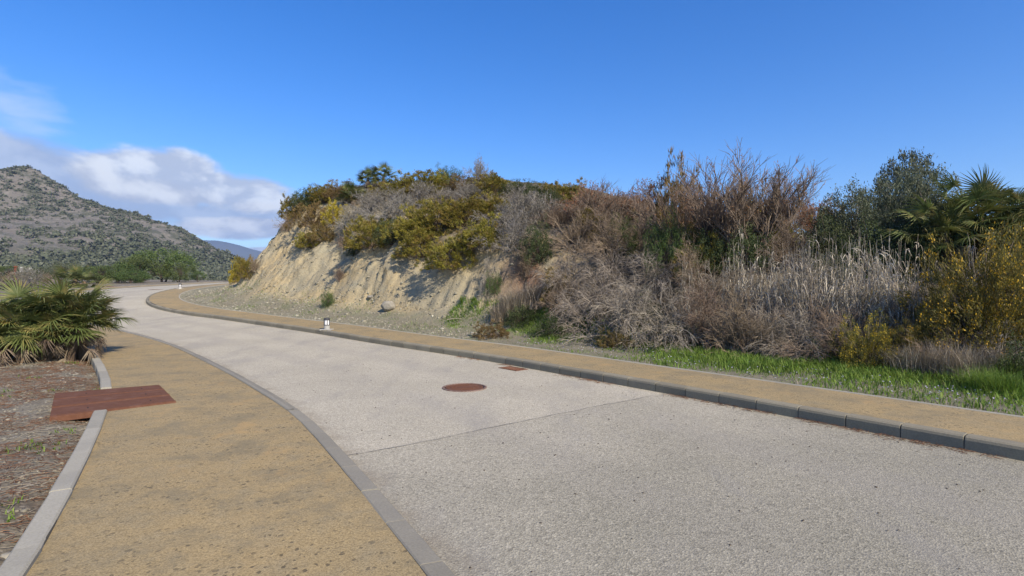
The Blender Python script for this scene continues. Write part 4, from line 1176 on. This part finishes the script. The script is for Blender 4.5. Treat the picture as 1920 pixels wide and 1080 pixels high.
tree_far('hedge', 0, 222, 58, 492, 90, 'fresh green bushy tree in the middle of the row beyond the bend')
tree_far('hedge', 1, 184, 55, 495, 90, 'green bushy tree left of the middle of the row beyond the bend')
tree_far('hedge', 0, 246, 56, 505, 70, 'low green bush in front of the row beyond the bend', 'green_bush', 'bush')
tree_far('hedge', 1, 336, 64, 490, 60, 'dark bush at the right side of the largest tree', 'green_bush', 'bush')
tree_far('carob', 1, 371, 70, 508, 28, 'small round bush standing alone at the right end of the row', 'green_bush', 'bush')
tree_far('grey', 0, 116, 62, 486, 80, 'grey green tree behind the small palm')
tree_far('grey', 0, 70, 60, 500, 70, 'grey green bush left of the small palm', 'green_bush', 'bush')
tree_far('hedge', 1, 20, 66, 496, 80, 'green bush at the left edge beyond the dry scrub', 'green_bush', 'bush')
for px, y, tp, wp, kd, lb in ((12, 37, 512, 70, 'brown_scrub', 'dry brown scrub at the left edge behind the large palm'), (52, 38, 510, 60, 'sage', 'dry grey scrub behind the top of the large palm'),
                              (88, 40, 516, 50, 'brown_scrub', 'dry scrub between the large palm and the small palm'), (-30, 36, 512, 80, 'sage', 'dry scrub cut by the left edge of the picture'),
                              (258, 60, 518, 30, 'brown_scrub', 'low dry bush in front of the trees beyond the bend')):
    x = (px - 960) / 1000 * y; z = float(ground_z(x, y))
    plant(kd, (x, y, z), CAM_H + (540 - tp) / 1000 * y - z, wp * y / 1000, lb, 'dry scrub beyond the bend')
lc = on_bank(1722, 440)
if lc is None: lc = bank_drop(11.5, 15.5)
tree('wild', 0, lc - Vector((0, 0, .1)), (CAM_H + (540 - 280) / 1000 * lc.y - lc.z), 1.75, 'slender wild olive tree on the skyline left of the big palm', 'trees on the skyline', bw=1.45)

# ------------------------------------------------------------------ grass, dry grass, gravel, litter (nobody could count these)
r = np.random.default_rng(77)
n = 230000
s = r.uniform(-8, 13.5, n); T_, H_ = prof(s)
t = r.uniform(.03, 1, n) * (T_[1] + .9)
lush = np.clip(.14 + 1.3 * (t / T_[1]) ** 1.1 + .75 * fbm(s * .8, t * .8, 3, 71) - 1.1 * np.clip((s - 6) / 5, 0, 1), 0.03, 1)
keep = r.uniform(0, 1, n) < lush * .55
s, t, lush = s[keep], t[keep], lush[keep]
p, _ = bank_pts(s, t); p[:, 2] -= .01
add('verge_grass', mk_mesh('verge_grass', *blades(r, p, .125 * (.32 + .9 * lush), .013, .6), MATS['green_grass_blade']), kind='stuff', label='bright green grass on the verge below the thicket', cat='grass')
n = 26000
s = r.uniform(-9, 34, n); T_, H_ = prof(s); t = r.uniform(.02, 1, n) * (T_[1] + .8)
keep = (r.uniform(0, 1, n) < .25 + .7 * fbm(s * 1.1, t * 1.1, 3, 72)) & ((s > 9) | (r.uniform(0, 1, n) < .6))
p, _ = bank_pts(s[keep], t[keep]); p[:, 2] -= .01
add('verge_dry_grass', mk_mesh('verge_dry_grass', *blades(r, p, .085, .008, 1.2), MATS['dry_grass_blade']), kind='stuff', label='short dry grass scattered on the verge', cat='grass')
n = 5200
s = r.uniform(9, 34, n); T_, H_ = prof(s); t = r.uniform(.05, 1, n) ** .8 * (T_[2] + .2)
keep = (fbm(s * .9, t * 1.2, 3, 73) > .12)
p, _ = bank_pts(s[keep], t[keep]); p[:, 2] -= .01
add('foot_grass', mk_mesh('foot_grass', *blades(r, p, .10, .010, .7), MATS['green_grass_blade']), kind='stuff', label='sparse green weeds along the foot of the cliff', cat='weeds')
n = 150000
s = r.uniform(-12, 40, n); t = r.uniform(2.2, 10, n)
p, zn = bank_pts(s, t)
msk = np.where(s < 9.5, zn > 4.2, zn > 3.25 + .45 * fbm(s * .6, t * .6, 3, 74)) & (fbm(s * .7, t * .7, 3, 75) > -.35)
keep = msk & (r.uniform(0, 1, n) < .62)
p = p[keep]; p[:, 2] -= .02
add('bank_dry_grass', mk_mesh('bank_dry_grass', *blades(r, p, .34, .011, .75), MATS['dry_grass_blade']), kind='stuff', label='dry pale grass covering the upper bank', cat='grass')
n = 9000
s = r.uniform(9, 36, n); t = r.uniform(1.2, 6.2, n)
p, zn = bank_pts(s, t)
k = (zn > 1.7) & (zn < 3.6) & (fbm(s * 1.7, t * 1.1, 4, 76, .6) > .16)
p = p[k]; p[:, 2] -= .02
add('cliff_weeds', mk_mesh('cliff_weeds', *blades(r, p, .13, .014, 1.3), MATS['broom_brown_leaf']), kind='stuff', label='sparse dry weeds rooted in the cliff face', cat='weeds')
def pebbles(name, p, R, label):
    V, F = blobs(p, R, r, .28, .6)
    add(name, mk_mesh(name, V, F, MATS['pebble']), kind='stuff', label=label, cat='gravel')
n = 3600
s = r.uniform(10.5, 38, n); t = r.uniform(0.02, 1, n) ** 1.2 * 2.6
p, _ = bank_pts(s, t)
pebbles('foot_gravel', p, np.abs(r.normal(0, .016, n)) + .008 + .045 * (r.uniform(0, 1, n) > .985), 'loose stones at the foot of the cliff')
n = 1500
s = r.uniform(10, 34, n); t = r.uniform(1.6, 6, n)
p, _ = bank_pts(s, t)
pebbles('cliff_stones', p, np.abs(r.normal(0, .025, n)) + .012, 'small stones bedded in the cliff face')
n = 4200
y = r.uniform(1.8, 12.5, n); x = np.interp(y, CE[:, 1], CE[:, 0]) - .13 - np.abs(r.normal(0, 3.2, n))
pebbles('roadside_gravel', np.c_[x, y, ground_z(x, y)], np.abs(r.normal(0, .008, n)) + .004 + .022 * (r.uniform(0, 1, n) > .985), 'gravel on the bare ground left of the pavement')
def needles(name, x, y, z, L, mat, label, wd=.0022, flat=.12):
    n = len(x); a = r.uniform(0, 6.28, n)
    d = np.c_[np.cos(a), np.sin(a), r.normal(0, flat, n)]
    P = np.stack([np.c_[x, y, z] - d * L[:, None] / 2, np.c_[x, y, z + .004], np.c_[x, y, z] + d * L[:, None] / 2], 1)
    V, F = tubes(P, np.full((n, 3), wd))
    add(name, mk_mesh(name, V, F, MATS[mat]), kind='stuff', label=label, cat='litter')
n = 15000
y = r.uniform(1.8, 13, n); x = np.interp(y, CE[:, 1], CE[:, 0]) - .12 - np.abs(r.normal(0, 2.6, n))
k = fbm(x * 1.2, y * 1.2, 3, 81) > -.15
x, y = x[k], y[k]
needles('roadside_needles', x, y, ground_z(x, y) + .008, r.uniform(.04, .12, len(x)), 'pine_needle', 'brown pine needles on the bare ground left of the pavement')
n = 6000
y = r.uniform(1.8, 13, n); x = np.interp(y, CE[:, 1], CE[:, 0]) - .12 - np.abs(r.normal(0, 2.8, n))
k = fbm(x * .9, y * .9, 3, 83) > -.1
x, y = x[k], y[k]
needles('roadside_straw', x, y, ground_z(x, y) + .008, r.uniform(.04, .16, len(x)), 'dry_grass_blade', 'pale dry straw on the bare ground left of the pavement')
n = 900
i = r.integers(int((S0 - 3) / .25), int((S0 + 9) / .25), n)
f = fbm(sd[i] * .9, sd[i] * 0, 2, 84)
k = f > -.05
i = i[k]
off = -np.abs(r.normal(0, .07, len(i))) - .01
q = CR[i] + NR[i] * off[:, None] + np.c_[r.normal(0, .12, len(i)) * NR[i, 1], -r.normal(0, .12, len(i)) * NR[i, 0]] * 0
tt = np.c_[-NR[i, 1], NR[i, 0]] * r.uniform(-.13, .13, len(i))[:, None]
q = q + tt
needles('kerb_needles', q[:, 0], q[:, 1], Zr(q[:, 1]) + .008, r.uniform(.05, .14, len(q)), 'pine_needle', 'brown pine needles lying along the right kerb', .0018)
n = 1400
y = r.uniform(1.8, 12, n); x = np.interp(y, CE[:, 1], CE[:, 0]) - .14 - np.abs(r.normal(0, 2.4, n))
k = fbm(x * 1.6, y * 1.6, 3, 85) > .22
p = np.c_[x[k], y[k], ground_z(x[k], y[k]) - .003]
p = np.repeat(p, 7, 0) + np.c_[r.normal(0, .03, (len(p) * 7, 2)), np.zeros(len(p) * 7)]
add('roadside_weeds', mk_mesh('roadside_weeds', *blades(r, p, .045, .010, .9), MATS['green_grass_blade']), kind='stuff', label='tiny green weeds on the bare ground left of the pavement', cat='weeds')
n = 420
s = r.uniform(-4, 9, n); t = r.uniform(.25, 1.5, n)
p, _ = bank_pts(s, t); p[:, 2] += r.uniform(.03, .07, n)
pp = np.repeat(p, 5, 0)
add('verge_flowers', mk_mesh('verge_flowers', *leaf_at(r, pp, nrm(rdir(r, len(pp)) * np.array([1, 1, .4]) + [0, 0, .3]), .016, .012), MATS['lilac_petal']), kind='stuff', label='tiny pale lilac flowers in the verge grass', cat='flowers')

n = 520
y = r.uniform(2.4, 10.5, n); x = r.uniform(-5, 5, n)
okk = (x > np.interp(y, CL[:, 1], CL[:, 0]) + .05) & (x < np.interp(y, CR[:, 1], CR[:, 0]) - .05)
x, y = x[okk], y[okk]
V, F = blobs(np.c_[x, y, Zr(y) + .004], r.uniform(.003, .008, len(x)), r, .3, .35)
add('road_grit', mk_mesh('road_grit', V, F, MATS['dark_bark']), kind='stuff', label='dark specks of grit and leaf scattered on the asphalt', cat='grit')

# ------------------------------------------------------------------ ironwork, lamps and small things
def flat_frame(loc, along):
    d = Vector((along[0], along[1], 0)).normalized(); up = Vector((0, 0, 1)); sde = up.cross(d)
    M = Matrix((d, sde, up)).transposed().to_4x4(); M.translation = Vector(loc)
    return M
mh = add('manhole_cover', None, None, None, 'round rusty manhole cover in the middle of the road', 'manhole cover')
mh.location = (-.714, 8.02, 0)
mb = MB(); mb.lathe([(.335, .0), (.335, .010), (.330, .013), (.304, .013), (.301, .006), (.300, .0)], 48)
add('frame', mb.mesh('manhole_frame', MATS['worn_iron']), mh)
mb = MB(); mb.lathe([(.296, .0), (.296, .005), (.2, .005)], 48)
add('seat_gap', mb.mesh('manhole_gap', MATS['recess_shade']), mh)  # black disc paints the shade in the gap round the lid
mb = MB(); mb.lathe([(.284, .0), (.284, .010), (.245, .0105), (.240, .0075), (.215, .0075), (.21, .0105), (.135, .0105), (.13, .0075), (.112, .0075), (.107, .0105), (.02, .0105)], 48)
for k in range(24):
    a = k * math.pi / 12
    for rr_ in (.16, .185):
        x, y = rr_ * math.cos(a + rr_ * 3), rr_ * math.sin(a + rr_ * 3)
        mb.box(x - .011, x + .011, y - .007, y + .007, .009, .014)
add('cover', mb.mesh('manhole_lid', MATS['rusty_steel']), mh)
def grate(label, loc, along, w, l):
    g = add('drain_grate', None, None, None, label, 'drain', 'road drains')
    g.matrix_world = flat_frame(loc, along)
    mb = MB(); mb.box(-l / 2 + .02, l / 2 - .02, -w / 2 + .02, w / 2 - .02, .0, .0045)
    add('recess_shade', mb.mesh('drain_recess_shade', MATS['recess_shade']), g)  # no hole here: thin black slab paints the shade below the bars
    mb = MB()
    for a in ((-l / 2, l / 2, -w / 2, -w / 2 + .025), (-l / 2, l / 2, w / 2 - .025, w / 2), (-l / 2, -l / 2 + .025, -w / 2 + .025, w / 2 - .025), (l / 2 - .025, l / 2, -w / 2 + .025, w / 2 - .025)):
        mb.box(*a, .0, .013)
    add('frame', mb.mesh('drain_frame', MATS['rusty_steel']), g)
    nb = 8
    mb = MB(); mb.box(-.011, .011, -w / 2 + .026, w / 2 - .026, .003, .012, .003)
    me = mb.mesh('drain_bar', MATS['rusty_steel'])
    for k in range(nb):
        b = add('bar', me, g); b.location = (-l / 2 + .05 + (l - .1) * k / (nb - 1), 0, 0)
grate('rusty drain grate against the right kerb beyond the manhole', (.02, 9.88, 0), (-.66, .75), .30, .50)
grate('small dark drain grate in the road near the far lamp', (-24.9, 37.3, float(Zr(37.3)) + .004), (.2, 1), .45, .8)
# cover plates over a trench, three sheets side by side
A, B, C_, D = [Vector((p[0], p[1], 0)) for p in PLATE]
pl = add('steel_cover_plate', None, None, None, 'rusty steel cover plate lying across the left pavement edging', 'cover plate')
pl.location = (A + B + C_ + D) / 4 + Vector((0, 0, .006))
o_ = (A + B + C_ + D) / 4
for k in range(3):
    f0, f1 = k / 3 + .004, (k + 1) / 3 - .004
    q = [A.lerp(B, f0) - o_, D.lerp(C_, f0) - o_, D.lerp(C_, f1) - o_, A.lerp(B, f1) - o_]
    zt = .034 + .003 * (k % 2)
    cen = sum(q, Vector()) / 4
    mb = MB()
    mb.loft([[(p.x, p.y, -.03) for p in q], [(p.x, p.y, zt - .004) for p in q], [tuple((p + (cen - p) * .008)[:2]) + (zt,) for p in q]])
    for u in (.5,):                                          # folded rib along the sheet
        a_, b_ = q[0].lerp(q[3], .06), q[1].lerp(q[2], .06)
        c_, d_ = q[0].lerp(q[3], .10), q[1].lerp(q[2], .10)
        mb.loft([[(a_.x, a_.y, zt - .001), (b_.x, b_.y, zt - .001), (d_.x, d_.y, zt - .001), (c_.x, c_.y, zt - .001)],
                 [(a_.x, a_.y, zt + .006), (b_.x, b_.y, zt + .006), (d_.x, d_.y, zt + .006), (c_.x, c_.y, zt + .006)]])
    pn = add('panel', mb.mesh('cover_panel', MATS['rusty_steel']), pl)
    for u in (.28, .80):
        c = q[0].lerp(q[1], u).lerp(q[3].lerp(q[2], u), .55)
        dv = (q[3] - q[0]).normalized(); sv = Vector((-dv.y, dv.x, 0))
        mb = MB(); mb.loft([[tuple(c + dv * a + sv * b + Vector((0, 0, zt - .002 + e))) for a, b in ((-.03, -.008), (.03, -.008), (.03, .008), (-.03, .008))] for e in (0, .0035)])
        add('lifting_slot_shade', mb.mesh('lifting_slot_shade', MATS['recess_shade']), pn)  # raised black piece paints the dark of an open slot
fp_ = add('steel_cover_plate', None, None, None, 'small rusty plate on the far pavement beyond the bend', 'cover plate')
yy = 44.0; xx = (214 - 960) / 1000 * yy
fp_.matrix_world = flat_frame((xx, yy, float(Zr(yy)) + .03), (-.25, 1))
mb = MB(); mb.box(-.9, .9, -.45, .45, -.02, .03, .01)
add('panel', mb.mesh('far_panel', MATS['rusty_steel']), fp_)
def lamp(label, loc):
    g = add('bollard_lamp', None, None, None, label, 'lamp', 'low lamps on the pavement')
    g.location = loc
    mb = MB(); mb.box(-.16, .16, -.16, .16, -.02, .012, .004); mb.lathe([(.085, .012), (.085, .118), (.08, .122)], 20)
    add('base', mb.mesh('lamp_base', MATS['lamp_concrete']), g)
    mb = MB(); mb.lathe([(.066, .13), (.066, .285)], 20)
    add('lens', mb.mesh('lamp_lens', MATS['lamp_glass']), g)
    mb = MB(); mb.lathe([(.086, .122), (.086, .142), (.07, .143)], 20)
    for k in range(4):
        a = k * math.pi / 2 + .5
        x, y = .078 * math.cos(a), .078 * math.sin(a)
        mb.box(x - .008, x + .008, y - .008, y + .008, .14, .29)
    add('cage', mb.mesh('lamp_cage', MATS['lamp_dark']), g)
    mb = MB(); mb.lathe([(.07, .284), (.09, .286), (.09, .322), (.075, .342), (.02, .35)], 20)
    add('cap', mb.mesh('lamp_cap', MATS['lamp_dark']), g)
lamp('low bollard lamp on the right pavement below the cliff', (-5.52, 15.9, float(Zr(15.9)) + .125))
lamp('far low bollard lamp on the inside of the bend', (-22.15, 35.6, float(Zr(35.6)) + .125))
def rock(label, loc, sc, seed):
    rr_ = np.random.default_rng(seed)
    V, F = ico_v, ico_f
    V = V.copy(); 
    # one more split for shape
    d = 1 + .22 * fbm(V[:, 0] * 1.3 + seed, V[:, 1] * 1.3 + V[:, 2] * 1.7, 3, seed) + rr_.uniform(-.06, .06, len(V))
    V = V * d[:, None] * np.array(sc)
    o = add('boulder', mk_mesh('boulder', V, F, MATS['rock']), None, None, label, 'rock')
    o.location = loc
    bv = o.modifiers.new('b', 'BEVEL'); bv.width = .02; bv.segments = 2
lc = on_bank(730, 580)
rock('grey boulder lying at the foot of the cliff', lc + Vector((-.02, -.05, .12)), (.26, .22, .20), 3)
lc = on_bank(697, 557)
if lc: rock('flat brown rock bedded in the cliff left of the boulder', lc + Vector((0, .02, 0)), (.20, .14, .08), 6)
lc = on_bank(858, 601)
tq = np.array([[[-.34, 0, 0], [-.1, .02, .03], [.12, .0, .02], [.34, .03, .0]]])
o = add('fallen_stick', mk_mesh('fallen_stick', *tubes(tq, np.array([[.012, .011, .009, .006]]), 5), MATS['reed']), None, None, 'pale dead stick lying in the grass at the foot of the cliff', 'stick')
o.location = lc + Vector((0, 0, .03))
# crack along the joint between two lays of asphalt
pts = np.array([(-1.52, 4.72), (-1.0, 5.10), (-.2, 5.75), (.6, 6.36), (1.3, 6.92), (1.97, 7.43)])
u = np.linspace(0, 1, 120); x = np.interp(u, np.linspace(0, 1, 6), pts[:, 0]); y = np.interp(u, np.linspace(0, 1, 6), pts[:, 1])
wv = .03 * fbm(u * 9, u * 0, 3, 91) + .012 * fbm(u * 40, u * 0, 2, 92); hw = .004 + .006 * np.abs(fbm(u * 14, u * 0 + 5, 3, 93))
nx_, ny_ = -.62, .78
hw = hw * .7
V = np.stack([np.c_[x + nx_ * (wv - hw), y + ny_ * (wv - hw), np.full(120, .0062)], np.c_[x + nx_ * (wv + hw), y + ny_ * (wv + hw), np.full(120, .0062)]], 1)
add('road_joint', mk_mesh('road_joint', V.reshape(-1, 3), grid_faces(120, 2, True), MATS['crack']), kind='structure')
# far gate posts, seen small at the left edge
for k, (px, mt, w_, h_) in enumerate(((29, 'red_paint', .25, .75), (32, 'white_paint', .28, .6), (42, 'white_paint', .35, .5), (52, 'white_paint', .3, .3))):
    yy = 95.0; xx = (px - 960) / 1000 * yy
    mb = MB(); z0 = 1.5 + (540 - 508) / 1000 * yy
    mb.box(-w_ / 2, w_ / 2, -w_ / 2, w_ / 2, float(ground_z(xx, yy)) - .1 - z0, h_, .08)
    mb.box(-w_ / 2 - .06, w_ / 2 + .06, -w_ / 2 - .06, w_ / 2 + .06, h_, h_ + .12, .03)
    o = add('gate_post', mb.mesh('gate_post', MATS[mt]), None, None, ('red post', 'tall white post', 'middle white post', 'short white post')[k] + (' leftmost' if k == 0 else '') + ' of the small far group at the left edge', 'post', 'far posts at the left edge')
    o.location = (xx, yy + k * .8, z0)

# ------------------------------------------------------------------ air
mb = MB(); mb.box(-9500, 6000, -600, 7600, -2.0, 520)
hz = bpy.data.materials.new('air'); hz.use_nodes = True
ht = hz.node_tree; ht.nodes.clear()
ho = nd(ht, 'OutputMaterial'); pv = nd(ht, 'VolumePrincipled', {'Color': (.36, .56, 1.0, 1), 'Density': .00015, 'Anisotropy': .1})
ht.links.new(pv.outputs[0], ho.inputs['Volume'])
add('haze', mb.mesh('haze', hz), kind='stuff', label='thin blue haze of the distant air', cat='haze')
